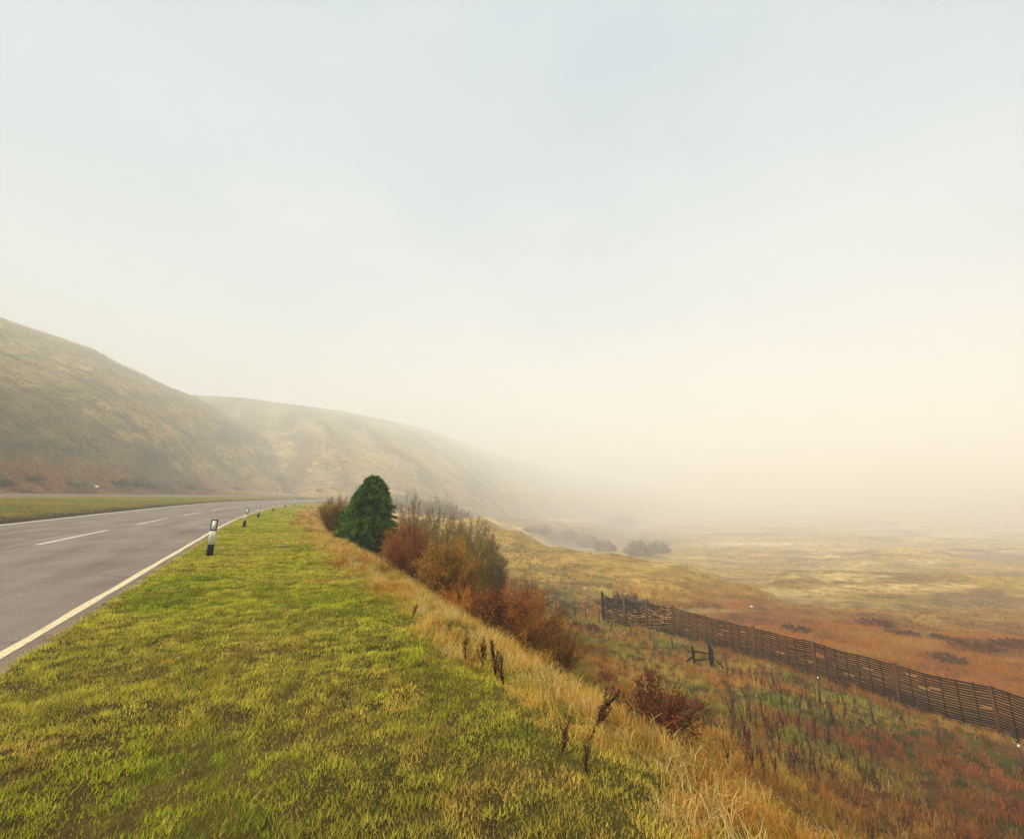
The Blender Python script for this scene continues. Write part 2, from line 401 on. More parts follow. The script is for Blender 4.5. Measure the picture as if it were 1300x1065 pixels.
# ------------------------------------------------------------------ ground colours
def lerp(a, b, w): return a + (np.asarray(b) - a) * w[:, None]
GREEN = (.115, .125, .016); STRAW = (.40, .27, .075)
def ground_col(x, y, z, n, s):
    u, v = pix(x, y, z)
    f1 = fbm(x / 11, y / 11, 4, 40); f2 = fbm(x / 3.3, y / 3.3, 4, 50); f3 = fbm(x / 38, y / 38, 4, 60); fs = fbm(x / 40 + y / 90, y / 14, 4, 66)
    r = np.hypot(x, y)
    C = np.tile(np.array([.40, .255, .050]), (len(x), 1))                       # golden moor grass
    C = lerp(C, (.28, .20, .040), smooth(.42, .62, f1) * .7)
    C = lerp(C, (.20, .105, .045), smooth(.50, .62, f3) * .8)                   # heathery brown
    C = lerp(C, (.60, .44, .17), smooth(.58, .68, fs) * .7 * (r > 60))          # pale bleached streaks
    # embankment
    e = smooth(5.0, 7, n) * (1 - smooth(30, 40, n)) * (1 - smooth(40, 75, s))
    D = np.tile(np.array([.20, .15, .035]), (len(x), 1))
    D = lerp(D, (.12, .13, .018), smooth(.45, .62, f1))
    D = lerp(D, (.26, .10, .025), smooth(.48, .62, f2))
    C = C * (1 - e[:, None]) + D * .5 * e[:, None]
    # orange bracken field beyond the fence
    g = smooth(35, 39, n) * (1 - smooth(52, 66, y + .12 * x + 18 * (f1 - .5))) * smooth(.20, .30, x / np.maximum(y, 1))
    C = lerp(C, (.25, .088, .022), g * .9)
    g2 = smooth(35, 39, n) * smooth(.5, .62, f2) * (1 - smooth(60, 85, r)); C = lerp(C, (.20, .07, .028), g2 * .6)
    # hillside
    h = (n < -37.2)
    H = np.tile(np.array([.37, .265, .085]), (len(x), 1))
    H = lerp(H, (.21, .18, .070), smooth(.45, .62, f3) * .8)
    H = lerp(H, (.42, .31, .13), smooth(.5, .66, f1) * .5); f6 = fbm(x / 5, y / 5, 4, 77); H = lerp(H, (.16, .12, .05), smooth(.56, .68, f6) * .8)
    H = lerp(H, (.15, .10, .055), smooth(.58, .70, fbm(x / 22, y / 60, 4, 71)) * .8)
    H = lerp(H, (.13, .145, .055), smooth(30, 100, z) * .6)
    st = fbm((x * .9 + y * .4) / 20, (y * .9 - x * .4) / 130, 5, 72); H = lerp(H, (.09, .072, .035), smooth(.54, .64, st) * .75); H = lerp(H, (.34, .27, .13), smooth(.46, .38, st) * .5)
    band = np.exp(-(np.maximum(z - 3.5, 0) / 4.0) ** 2) * (1 - smooth(140, 260, y) * .7)
    H = lerp(H, (.32, .125, .040), band * smooth(.30, .5, f2)); H = lerp(H, (.07, .05, .025), band * smooth(.56, .66, fbm(x / 6, y / 6, 3, 78)) * .8)
    C = np.where(h[:, None], H, C)
    # patches that the hillside carries (dark heather, gorse)
    for (pu, pv, su, sv, c, a) in [(40, 566, 45, 9, (.045, .05, .022), .9), (105, 572, 35, 8, (.06, .055, .03), .8), (10, 590, 30, 8, (.07, .08, .03), .6),
                                   (205, 580, 32, 7, (.10, .065, .045), .85), (178, 545, 10, 4, (.08, .06, .045), .8), (340, 585, 28, 5, (.12, .085, .05), .7),
                                   (30, 452, 26, 4, (.06, .075, .05), .6), (170, 612, 34, 10, (.05, .05, .025), .8), (240, 616, 12, 6, (.10, .06, .04), .7), (265, 556, 28, 4, (.13, .10, .06), .6),
                                   (620, 712, 30, 3, (.10, .07, .02), .8), (680, 722, 30, 2.6, (.10, .07, .02), .8), (740, 741, 30, 2.2, (.10, .07, .02), .8), (715, 700, 50, 2, (.16, .12, .04), .5),
                                   (905, 745, 28, 6, (.15, .11, .04), .6), (750, 680, 60, 14, (.14, .10, .055), .8), (820, 690, 40, 12, (.13, .09, .05), .8), (1000, 763, 60, 7, (.20, .10, .06), .7),
                                   (1130, 770, 90, 7, (.21, .12, .06), .5), (1120, 803, 70, 5, (.17, .17, .035), .8), (1240, 765, 60, 4, (.15, .10, .06), .7), (1240, 800, 60, 5, (.16, .07, .035), .7),
                                   (960, 690, 70, 3.0, (.62, .50, .27), .9), (1050, 706, 55, 2.6, (.60, .48, .26), .9), (720, 661, 50, 2.2, (.6, .5, .28), .8), (1000, 718, 120, 12, (.34, .24, .07), .6),
                                   (880, 775, 70, 3, (.45, .36, .13), .8), (1040, 784, 30, 2.5, (.30, .27, .08), .8)]:
        k = np.exp(-(((u - pu) / su) ** 2 + ((v - pv + (u - pu) * -.0) / sv) ** 2) ** 1.3) * a * smooth(.25, .45, f2 * .5 + f1 * .5 + .08) * (r > 36)
        C = lerp(C, c, k)
    # median, verge and their edges
    m = (n < -12.4) & (n > -30.1); C = np.where(m[:, None], lerp(np.tile(np.array([.16, .125, .018]), (len(x), 1)), (.115, .12, .016), smooth(.4, .6, f1)), C)
    C = np.where(((n <= -11.5) & (n >= -12.9))[:, None], np.array([.045, .028, .016]), C)
    C = np.where(((n <= -36.3) & (n >= -37.4))[:, None], np.array([.10, .10, .02]), C)
    v_ = (n > -.2) & (n < 5.0)
    V = np.tile(np.array(GREEN), (len(x), 1)) * .8
    V = lerp(V, (.16, .11, .03), smooth(.5, .66, f2))
    C = np.where(v_[:, None], V, C)
    C = lerp(C, (.09, .062, .04), ((n > .2) & (n < .62)).astype(float) * .9)
    return np.clip(C, .003, .9)

def build_ground():
    a1 = np.radians(np.linspace(-64, 64, 900)); a2 = np.radians(np.linspace(64, 296, 120))[1:-1]
    A = np.concatenate([a1, a2]); R = np.concatenate([[.3, .7, 1.1], np.geomspace(1.5, 3300, 760)])
    AA, RR = np.meshgrid(A, R); x = (RR * np.sin(AA)).ravel(); y = (RR * np.cos(AA)).ravel()
    z, n, s, u = zfun(x, y)
    C = ground_col(x, y, z, n, s)
    z = z - lower(n, np.hypot(x, y))
    na, nr = len(A), len(R)
    V = np.stack([x, y, z], 1); V = np.vstack([V, [[0, 0, z[:na].mean()]]]); C = np.vstack([C, C[:1]])
    i = np.arange(nr - 1)[:, None]; j = np.arange(na)[None, :]; j2 = (j + 1) % na
    f = np.stack([i * na + j, i * na + j2 + 0 * i, (i + 1) * na + j2, (i + 1) * na + j], -1).reshape(-1, 4)[:, ::-1]
    f3 = np.stack([np.full(na, nr * na), (np.arange(na) + 1) % na, np.arange(na)], 1)[:, ::-1]
    me = np_mesh('ground', V, [f, f3[:, ::-1]], M_GROUND, C, True)
    tag(link('ground', me), kind='structure')
    return z.max()
zmax = build_ground()
print('ground top', zmax)

# ------------------------------------------------------------------ road, lay-by, markings
def strip(name, n0, n1, s0, s1, mat, lift, step=1.0, cols=8, skirt=0.0, wob=0.0, colf=None):
    S = np.arange(s0, s1 + 1e-6, step) if step < (s1 - s0) else np.array([s0, s1]); N = np.linspace(n0, n1, cols + 1)
    SS_, NN = np.meshgrid(S, N, indexing='ij'); NN = NN.copy()
    if wob:
        NN[:, 0] += (vnoise(S * 1.3, S * 0, 3) - .5) * wob; NN[:, -1] += (vnoise(S * 1.7, S * 0, 4) - .5) * wob
    x, y = world_ns(NN.ravel(), SS_.ravel())
    n_ = NN.ravel(); s_ = SS_.ravel(); Cc = colf(n_, s_) if colf else None
    z = road_z(n_, s_) + lift
    V = np.stack([x, y, z], 1); k = cols + 1; m = len(S)
    i = np.arange(m - 1)[:, None]; j = np.arange(cols)[None, :]
    f = [np.stack([i * k + j, i * k + j + 1, (i + 1) * k + j + 1, (i + 1) * k + j], -1).reshape(-1, 4)]
    if skirt:
        for c_ in (0, cols):
            idx = np.arange(m) * k + c_; b = len(V); W = V[idx].copy(); W[:, 2] -= skirt; V = np.vstack([V, W]); q = np.arange(m - 1)
            if Cc is not None: Cc = np.vstack([Cc, Cc[idx]])
            f.append(np.stack([idx[q], idx[q + 1], b + q + 1, b + q], -1))
    return np_mesh(name, V, f, mat, Cc)
def road_z(n, s):
    tilt = .05 * smooth(15, 110, s) * (1 - smooth(300, 380, s))
    E = np.interp(n, EN, EZ)
    near = np.clip(-n, -2, 12) * tilt * np.where(n > -12, 1, np.clip(1 - (-n - 12) / 14, 0, 1))
    return E + near - shelf_drop(s)
def road_wear(n, s):
    c = np.ones((len(n), 3))
    w = np.zeros(len(n))
    for t in (-1.35, -3.1, -5.9, -7.6, -9.0, -10.4): w += np.exp(-((n - t - .15 * np.sin(s / 13)) / .33) ** 2)
    c *= (1 - .16 * np.clip(w, 0, 1) * (.6 + .8 * fbm(s / 9, n * .6, 3, 301)))[:, None]
    c *= (.84 + .34 * fbm(s / 5, n * 1.1, 5, 302))[:, None]
    st = fbm(s / 2.2, n / .45, 4, 303); c *= (1 - .16 * smooth(.60, .72, st))[:, None]; c *= (1 + .14 * smooth(.38, .30, st))[:, None]
    for (n0, n1, s0, s1, k) in [(-3.4, -1.9, 1.5, 4.2, .80), (-8.8, -6.6, 12, 24, .84), (-2.6, -.9, 24, 33, 1.12), (-4.4, -2.4, 48, 60, .85)]:
        e = smooth(n0 - .04, n0 + .04, n) * smooth(n1 + .04, n1 - .04, n) * smooth(s0 - .05, s0 + .05, s) * smooth(s1 + .05, s1 - .05, s); c *= (1 + (k - 1) * e)[:, None]
    j = np.exp(-((n + 4.95 + .05 * vnoise(s * 2, s * 0, 5)) / .035) ** 2); c *= (1 - .35 * j)[:, None]
    g = smooth(.02, .30, n + (vnoise(s * 1.9, n * 3, 8) - .5) * .22); c = lerp(c, (.85, .68, .50), g * .75)
    g = smooth(-11.2, -11.55, n); c = lerp(c, (.75, .6, .45), g * .8)
    return c
def road_cols(a, b):
    return road_wear(a, b)
tag(link('road', strip('road', -11.6, .30, -60, 400, M_ASPH, 0.0, .33, 90, .5, .2, road_wear)), kind='structure')
tag(link('lay_by_road', strip('lay_by_road', -36.6, -30, -60, 230, M_ASPH, .01, 1.0, 12, .5, .15, road_wear)), kind='structure')
tag(link('edge_line', strip('edge_line', -.065, .065, -60, 420, M_EDGE, .006, .5, 1, 0, .03)), kind='structure')
tag(link('far_edge_line', strip('far_edge_line', -11.38, -11.12, -60, 420, M_LINE, .006, .5, 1, 0, .03)), kind='structure')
# centre dashes
def s_of(u, v):
    cx, dy, dz = ray(u, v); t = (EYE) / -dz
    n_, s_ = ns(np.array([cx * t]), np.array([dy * t])); return float(s_[0])
sA, sB = s_of(50, 692), s_of(143, 673.5); sC, sD = s_of(170, 666), s_of(216, 657)
print('dashes', sA, sB, sC, sD)
per = sC - sA; ln = min(sB - sA, per * .7)
mk = None
V = []; Fq = []
for k in range(-5, 40):
    a = sA + per * k; b = a + ln
    if a < -55 or b > 410: continue
    S = np.linspace(a, b, 9); x0, y0 = world_ns(np.full(9, -4.82), S); x1, y1 = world_ns(np.full(9, -4.64), S)
    z0 = road_z(np.full(9, -4.82), S) + .007; z1 = road_z(np.full(9, -4.64), S) + .007
    o_ = len(V)
    for q in range(9): V.append((x0[q], y0[q], z0[q])); V.append((x1[q], y1[q], z1[q]))
    for q in range(8): Fq.append((o_ + 2 * q, o_ + 2 * q + 1, o_ + 2 * q + 3, o_ + 2 * q + 2))
tag(link('road_markings', np_mesh('road_markings', V, np.array(Fq), M_LINE)), kind='structure')
# ------------------------------------------------------------------ finding the spot on the ground a pixel of the survey photo shows
def hit(u, v, tmin=1.5, tmax=900):
    cx, dy, dz = ray(u, v); t = np.geomspace(tmin, tmax, 1500)
    d = EYE + dz * t - zg(cx * t, dy * t)
    w = np.where(d < 0)[0]
    if not len(w): return None
    i = max(w[0], 1); a = d[i - 1] / (d[i - 1] - d[i]); tt = t[i - 1] + a * (t[i] - t[i - 1])
    X, Y = cx * tt, dy * tt
    return X, Y, float(zg(X, Y)[0])
def on_n(u, nval, y0=5, y1=200, v=850):
    """where the line at lateral offset nval crosses azimuth column u"""
    cx, dy, dz = ray(u, v); k = cx / dy; yy = np.linspace(y0, y1, 4000); n_, s_ = ns(k * yy, yy)
    i = int(np.argmin(np.abs(n_ - nval))); X, Y = k * yy[i], yy[i]
    return X, Y, float(zg(X, Y)[0])

# ------------------------------------------------------------------ blades
def pick(cols, idx): return np.asarray(cols, float)[idx]
def blade_field(P, H, W, col, lean, rs, segs=1, droop=.5):
    """P (K,3) roots; one bent, tapering blade each. returns V,F,C"""
    K = len(P); a = rs.rand(K) * 2 * np.pi
    d = np.stack([np.cos(a), np.sin(a), np.zeros(K)], 1)
    side_a = rs.rand(K) * 2 * np.pi
    side = np.stack([np.cos(side_a), np.sin(side_a), np.zeros(K)], 1)
    L = (lean * (.3 + rs.rand(K)))[:, None]
    up = np.array([0, 0, 1.0])
    Hh = H[:, None]; Wd = W[:, None]
    if segs == 1:
        tip = P + up * Hh * np.sqrt(np.maximum(1 - L ** 2, .05)) + d * L * Hh
        V = np.stack([P - side * Wd / 2, P + side * Wd / 2, tip], 1).reshape(-1, 3)
        F_ = np.arange(3 * K).reshape(-1, 3)
        C = np.stack([col * .9, col * .9, col * 1.08], 1).reshape(-1, 3)
        return V, F_, C
    m1 = P + up * Hh * .5 + d * L * Hh * .22
    m2 = P + up * Hh * (.85 - .25 * droop * L) + d * L * Hh * .6
    tip = P + up * Hh * (1.0 - droop * L * .9) + d * L * Hh * 1.15
    V = np.stack([P - side * Wd / 2, P + side * Wd / 2, m1 - side * Wd * .42, m1 + side * Wd * .42, m2 - side * Wd * .28, m2 + side * Wd * .28, tip], 1).reshape(-1, 3)
    b = np.arange(K)[:, None] * 7
    F_ = np.concatenate([b + np.array(q)[None] for q in ([0, 1, 3], [0, 3, 2], [2, 3, 5], [2, 5, 4], [4, 5, 6])], 0)
    C = np.repeat(col, 7, 0)
    return V, F_, C
class Acc:
    def __init__(s): s.V = []; s.F = []; s.C = []; s.n = 0
    def add(s, V, F_, C): s.V.append(V); s.F.append(F_ + s.n); s.C.append(C); s.n += len(V)
    def mesh(s, name, mat): return np_mesh(name, np.vstack(s.V), np.vstack(s.F), mat, np.clip(np.vstack(s.C), .002, .95))
def tufts(acc, C0, nb, H, spread, W, cols, rs, lean=.6, segs=3, droop=.7, cvar=.18):
    """C0 (T,3) tuft centres; nb blades each; cols (T,3)"""
    T = len(C0)
    if not T: return
    P = np.repeat(C0, nb, 0); K = len(P)
    g = rs.randn(K, 2) * .5 * np.repeat(spread * np.ones(T), nb)[:, None]
    P = P + np.concatenate([g, np.full((K, 1), -.02)], 1)
    h = np.repeat(H * np.ones(T), nb) * (.45 + .7 * rs.rand(K)); w = np.repeat(W * np.ones(T), nb) * (.7 + .6 * rs.rand(K))
    c = np.repeat(cols, nb, 0) * (1 + (rs.rand(K, 1) - .5) * 2 * cvar) * (1 + (rs.rand(K, 3) - .5) * .16)
    acc.add(*blade_field(P, h, w, c, np.full(K, lean), rs, segs, droop))
def scatter_ns(n0, n1, s0, s1, dens, rs):
    K = int((n1 - n0) * (s1 - s0) * dens); n_ = n0 + rs.rand(K) * (n1 - n0); s_ = s0 + rs.rand(K) * (s1 - s0)
    x, y = world_ns(n_, s_); return x, y, n_, s_
def inview(x, y, m=1.25): return (y > .5) & (np.abs(x) < y * 1.1 * m + .8)

# short grass of the verge
rs = RS(11); acc = Acc()
for (s0, s1, dens) in [(-8.5, -5, 14000), (-5, -1.5, 10000), (-1.5, 3, 6500), (3, 9, 3600), (9, 18, 1800), (18, 34, 900), (34, 62, 320), (62, 130, 110)]:
    x, y, n_, s_ = scatter_ns(.16, 5.0, s0, s1, dens, rs)
    k = inview(x, y); x, y, n_ = x[k], y[k], n_[k]
    clump = vnoise(x * 9, y * 9, 5); k = (rs.rand(len(x)) < .35 + .75 * clump) & (n_ > .17 + .30 * vnoise(x * 2.2, y * 2.2, 6) * rs.rand(len(x))); x, y, n_ = x[k], y[k], n_[k]; clump = clump[k]
    z = zg(x, y); d = np.hypot(x, y)
    f1 = fbm(x / .7, y / .7, 4, 81); f2 = fbm(x / .30, y / .30, 3, 82); f3 = fbm(x / 3, y / 3, 3, 83); f5 = fbm(x / 2.2, y / 2.2, 3, 86)
    c = np.tile(np.array([.26, .285, .016]), (len(x), 1))
    c = lerp(c, (.11, .155, .010), smooth(.50, .62, f1) * .8)
    c = lerp(c, (.33, .28, .040), smooth(.48, .62, f3) * .75)
    sw = smooth(.48, .60, f2) * smooth(.44, .58, f5) * (.4 + .6 * smooth(9, 4, y)); c = lerp(c, (.38, .25, .055), sw * .75)
    rnd = rs.rand(len(x)); c = lerp(c, (.38, .26, .07), (rnd > .90).astype(float) * .9); c = lerp(c, (.05, .085, .010), (rnd < .13).astype(float) * .8)
    c = lerp(c, (.36, .22, .05), smooth(3.7, 4.7, n_ + (f1 - .5) * 1.4) * .45)
    c = c * 1.75 * (.55 + .85 * fbm(x / .16, y / .16, 2, 88))[:, None] * (.7 + .6 * rs.rand(len(x), 1))
    W = .0042 * np.maximum(1, d / 3.2); H = (.020 + .028 * clump) * (1 + .35 * (f1 - .5)) * (1 + np.maximum(d - 12, 0) * .006)
    H = H * (1 + .35 * (rs.rand(len(x)) > .96))
    acc.add(*blade_field(np.stack([x, y, z - .006], 1), H * (.6 + .8 * rs.rand(len(x))), W, c, np.full(len(x), .75), rs, 1))
tag(link('short_grass', acc.mesh('short_grass', M_GRASS)), kind='stuff')

# short grass of the strip between the road and the lay-by, and the far bank edge
rs = RS(12); acc = Acc()
for (s0, s1, dens) in [(-5, 40, 60), (40, 90, 45), (90, 170, 25)]:
    x, y, n_, s_ = scatter_ns(-30.2, -12.3, s0, s1, dens, rs); k = inview(x, y); x, y = x[k], y[k]; z = zg(x, y); d = np.hypot(x, y)
    f = fbm(x / 6, y / 6, 3, 84); c = lerp(np.tile(np.array([.24, .20, .022]), (len(x), 1)), (.16, .175, .018), smooth(.42, .6, f)); c = lerp(c, (.30, .17, .03), (rs.rand(len(x)) > .85).astype(float))
    acc.add(*blade_field(np.stack([x, y, z - .01], 1), .11 * (.6 + .8 * rs.rand(len(x))), .03 * np.maximum(1, d / 40), c * 1.4 * (.8 + .4 * rs.rand(len(x), 1)), np.full(len(x), .7), rs, 1))
tag(link('median_grass', acc.mesh('median_grass', M_GRASS)), kind='stuff')

# long straw along the top of the bank
rs = RS(13); acc = Acc()
for (s0, s1, dens, nb, wk) in [(-8.5, -3, 36, 40, 1), (-3, 5, 34, 36, 1.1), (5, 16, 26, 28, 1.7), (16, 40, 11, 22, 2.6), (40, 110, 3.5, 14, 4)]:
    x, y, n_, s_ = scatter_ns(3.0, 7.2, s0, s1, dens, rs); k = inview(x, y)
    edge = 4.25 + (fbm(x / 1.1, y / 1.1, 3, 91) - .5) * 1.7 + (fbm(x / 6, y / 6, 2, 92) - .5) * 1.2
    k &= (n_ > edge) & (rs.rand(len(x)) < 1.1 - .18 * np.maximum(n_ - 5.2, 0)); x, y, n_ = x[k], y[k], n_[k]; z = zg(x, y)
    f = fbm(x / 1.3, y / 1.3, 3, 93); r_ = rs.rand(len(x))
    c = np.tile(np.array([.62, .40, .085]), (len(x), 1)); c = lerp(c, (.46, .22, .04), smooth(.5, .65, f)); c = lerp(c, (.66, .48, .17), (r_ > .75).astype(float)); c = lerp(c, (.16, .17, .025), (r_ < .14).astype(float))
    c = lerp(c, (.30, .12, .03), ((r_ > .14) & (r_ < .22)).astype(float))
    tufts(acc, np.stack([x, y, z], 1), nb, (.17 + .19 * rs.rand(len(x))) * (.75 if s1 < 6 else 1), .13, (.0042 if s1 < 6 else .0055) * wk, c, rs, .95, 3, .95)
tag(link('straw_grass', acc.mesh('straw_grass', M_GRASS)), kind='stuff')

# rough grass, bracken and dock litter on the bank
def zone_red(x, y): return smooth(10.5, 14, x + (fbm(x / 3, y / 3, 3, 95) - .5) * 5) * smooth(27, 23.5, y)
rs = RS(14); acc = Acc()
for (s0, s1, n0, n1, dens, nb, H, wk) in [(-9, 8, 6, 14, 14, 22, .30, 1.3), (-4, 14, 14, 22, 9, 20, .34, 2.2), (-12, 34, 22, 34.5, 6.5, 16, .34, 3.4), (8, 60, 6, 20, 5, 16, .38, 3.5), (14, 34, 14, 22, 7, 16, .34, 3.2), (34, 110, 6, 45, 1.0, 10, .42, 8), (-14, -4, 14, 34, 6, 16, .34, 3)]:
    x, y, n_, s_ = scatter_ns(n0, n1, s0, s1, dens, rs); k = inview(x, y); x, y, n_ = x[k], y[k], n_[k]; z = zg(x, y)
    f1 = fbm(x / 4.5, y / 4.5, 4, 96); f2 = fbm(x / 2.2, y / 2.2, 3, 97); r_ = rs.rand(len(x)); f4 = fbm(x / 8, y / 8, 3, 98)
    c = np.tile(np.array([.50, .32, .050]), (len(x), 1))
    c = lerp(c, (.23, .26, .022), smooth(.43, .56, f1) * .9)
    c = lerp(c, (.46, .165, .025), smooth(.50, .63, f2) * .8)
    c = lerp(c, (.23, .10, .03), smooth(.52, .62, f4) * .6)
    c = lerp(c, (.24, .048, .022), zone_red(x, y) * .78)
    c = lerp(c, (.52, .36, .10), (r_ > .86).astype(float) * .8 * (1 - zone_red(x, y) * .7)); c = lerp(c, (.06, .035, .015), (r_ < .12).astype(float) * .8)
    h = H * (.5 + .9 * rs.rand(len(x))) * (.7 + .6 * f2)
    tufts(acc, np.stack([x, y, z], 1), nb, h, .20, .006 * wk, c, rs, .8, 3, .8)
tag(link('bank_grass', acc.mesh('bank_grass', M_GRASS)), kind='stuff')

# rank grass tangled at the foot of the slatted fence
rs = RS(19); acc = Acc(); x, y, n_, s_ = scatter_ns(32.6, 35.2, -14, 34, 9, rs); z = zg(x, y); f1 = fbm(x / 2, y / 2, 3, 111)
c = lerp(np.tile(np.array([.52, .30, .06]), (len(x), 1)), (.40, .14, .03), smooth(.45, .6, f1)); c = lerp(c, (.20, .20, .03), (rs.rand(len(x)) > .8).astype(float))
tufts(acc, np.stack([x, y, z], 1), 14, .25 + .45 * rs.rand(len(x)) * f1 * 1.6, .16, .02, c, rs, .7, 3)
tag(link('rank_grass', acc.mesh('rank_grass', M_GRASS)), kind='stuff')
# bracken and moor grass beyond the slatted fence
rs = RS(15); acc = Acc()
K = 24000; a = rs.uniform(.20, 1.15, K); Y = rs.uniform(26, 74, K) ; x = a * Y; n_, s_ = ns(x, Y)
k = (n_ > 35.2); x, Y, n_ = x[k], Y[k], n_[k]; z = zg(x, Y); f1 = fbm(x / 5, Y / 5, 4, 101); f2 = fbm(x / 11, Y / 11, 4, 102)
lim = 56 + 22 * (f2 - .5) - .10 * x; keep = rs.rand(len(x)) < np.where(Y < lim, 1, .22) * (.35 + 1.0 * smooth(.35, .6, f1)); x, Y, z, f1, f2 = x[keep], Y[keep], z[keep], f1[keep], f2[keep]
c = np.tile(np.array([.44, .175, .030]), (len(x), 1)); c = lerp(c, (.20, .070, .025), smooth(.5, .64, f2) * .9); c = lerp(c, (.46, .27, .07), smooth(.52, .66, f1) * .7); c = lerp(c, (.16, .15, .03), (rs.rand(len(x)) > .93).astype(float) * .7)
tufts(acc, np.stack([x, Y, z], 1), 11, .30 + .28 * rs.rand(len(x)), .38, .03 * np.maximum(Y / 40, .8), c, rs, .8, 1)
tag(link('bracken', acc.mesh('bracken', M_GRASS)), kind='stuff')
rs = RS(16); acc = Acc()
K = 60000; a = rs.uniform(-.15, 1.15, K); Y = 50 * np.exp(rs.rand(K) * 1.8); x = a * Y; n_, s_ = ns(x, Y); k = (n_ > 42); x, Y = x[k], Y[k]; z = zg(x, Y); f1 = fbm(x / 9, Y / 9, 4, 103)
keep = rs.rand(len(x)) < smooth(.38, .6, f1) * .8; x, Y, z, f1 = x[keep], Y[keep], z[keep], f1[keep]
c = np.tile(np.array([.50, .33, .075]), (len(x), 1)); c = lerp(c, (.17, .12, .04), (rs.rand(len(x)) > .7).astype(float)); 
tufts(acc, np.stack([x, Y, z], 1), 5, (.16 + .14 * rs.rand(len(x))) * np.maximum(1, Y / 90), .006 * Y, .0011 * Y, c, rs, .8, 1)
tag(link('moor_grass', acc.mesh('moor_grass', M_GRASS)), kind='stuff')
# red bracken and heather along the foot of the hill
rs = RS(17); acc = Acc()
x, y, n_, s_ = scatter_ns(-58, -37.6, -5, 190, 3.2, rs); k = inview(x, y); x, y, n_ = x[k], y[k], n_[k]; z = zg(x, y); f1 = fbm(x / 5, y / 5, 4, 105); f2 = fbm(x / 12, y / 12, 3, 106)
keep = rs.rand(len(x)) < smooth(.3, .55, f1) * smooth(8.5, 5.5, z + 5 * (f2 - .5)); x, y, z, f1, f2 = x[keep], y[keep], z[keep], f1[keep], f2[keep]
c = np.tile(np.array([.42, .155, .045]), (len(x), 1)); c = lerp(c, (.45, .22, .09), smooth(.5, .62, f1)); c = lerp(c, (.075, .065, .025), smooth(.54, .66, f2) * .8); c = lerp(c, (.10, .10, .03), (rs.rand(len(x)) > .85).astype(float))
tufts(acc, np.stack([x, y, z], 1), 12, .45 + .6 * rs.rand(len(x)), .5, .06 * np.maximum(1, y / 80), c, rs, .8, 1)
tag(link('heather', acc.mesh('heather', M_GRASS)), kind='stuff')

rs = RS(18); acc = Acc()
K = 90000; a = rs.uniform(-1.25, -.1, K); Y = 75 * np.exp(rs.rand(K) * 1.7); x = a * Y; n_, s_ = ns(x, Y); k = (n_ < -39); x, Y = x[k], Y[k]; z = zg(x, Y); k = z > 4; x, Y, z = x[k], Y[k], z[k]
f1 = fbm(x / 14, Y / 14, 4, 107); f3 = fbm(x / 5, Y / 5, 3, 108); k = rs.rand(len(x)) < .15 + smooth(.42, .62, f3); x, Y, z, f1 = x[k], Y[k], z[k], f1[k]; r_ = rs.rand(len(x))
c = np.tile(np.array([.44, .31, .10]), (len(x), 1)); c = lerp(c, (.20, .15, .055), smooth(.45, .6, f1 + (r_ - .5) * .3)); c = lerp(c, (.12, .085, .04), (r_ < .2).astype(float)); c = lerp(c, (.45, .19, .06), ((r_ > .8) & (z < 16)).astype(float))
tufts(acc, np.stack([x, Y, z], 1), 4, .0028 * Y * (.5 + rs.rand(len(x))), .0035 * Y, .0016 * Y, c, rs, .8, 1)
tag(link('hill_grass', acc.mesh('hill_grass', M_GRASS)), kind='stuff')

# ------------------------------------------------------------------ marker posts
def marker_post():
    r = empty('marker_post', (0, 0, 0)); w, t = .15, .045
    def slab(name, z0, z1, ww, tt, mat, off=0.0):
        mb = MB(); k = 7; V = []; 
        for zz in (z0, z1):
            for i in range(k):
                a = (i / (k - 1) - .5) * 2; V.append((a * ww / 2, -tt / 2 * (1 - .12 * a * a) - off, zz))
            for i in range(k):
                a = (.5 - i / (k - 1)) * 2; V.append((a * ww / 2, tt / 2 * (1 - .12 * a * a) , zz))
        m = 2 * k; f = [[i, (i + 1) % m, m + (i + 1) % m, m + i] for i in range(m)]
        V.append((0, 0, z0)); V.append((0, 0, z1))
        f3 = [[2 * m, (i + 1) % m, i] for i in range(m)] + [[2 * m + 1, m + i, m + (i + 1) % m] for i in range(m)]
        mb.add(V, f, f3); return link(name, mb.mesh(name, mat), r)
    slab('body', .33, .985, w, t, M_WHITE)
    slab('base', -.12, .329, w + .006, t + .008, M_BLACK)
    # black surround with the pale reflector in it
    mb = MB(); z0, z1 = .70, 1.0; b = .022; y = -.028
    for s_ in (-1, 1): mb.box((s_ * (w / 2 - b / 2 + .004), y + .028, (z0 + z1) / 2), (b, .055, z1 - z0))
    mb.box((0, y + .028, z0 + b / 2), (w - 2 * b + .01, .057, b)); mb.box((0, y + .028, z1 - b / 2), (w - 2 * b + .01, .057, b))
    link('surround', mb.mesh('surround', M_BLACK), r)
    mb = MB(); mb.box((0, -.0195, .85), (w - 2 * b - .004, .010, .25)); link('reflector', mb.mesh('reflector', M_REFL), r)
    return r
def copy_thing(o, parent=None):
    c = o.copy(); COL.objects.link(c); c.parent = parent
    for ch in list(o.children): copy_thing(ch, c)
    return c
mp0 = marker_post()
plabels = ['nearest black and white marker post, standing alone on the verge closest to the camera', 'second marker post from the camera, leaning slightly beside the pale edge line',
           'third marker post from the camera, between the leaning one and the bend', 'fourth marker post from the camera on the verge of the bend', 'fifth marker post along the verge, left of a close pair',
           'sixth marker post along the verge where the road narrows away', 'seventh marker post, second from the far end of the row', 'farthest marker post, last of the row just left of the olive shrub']
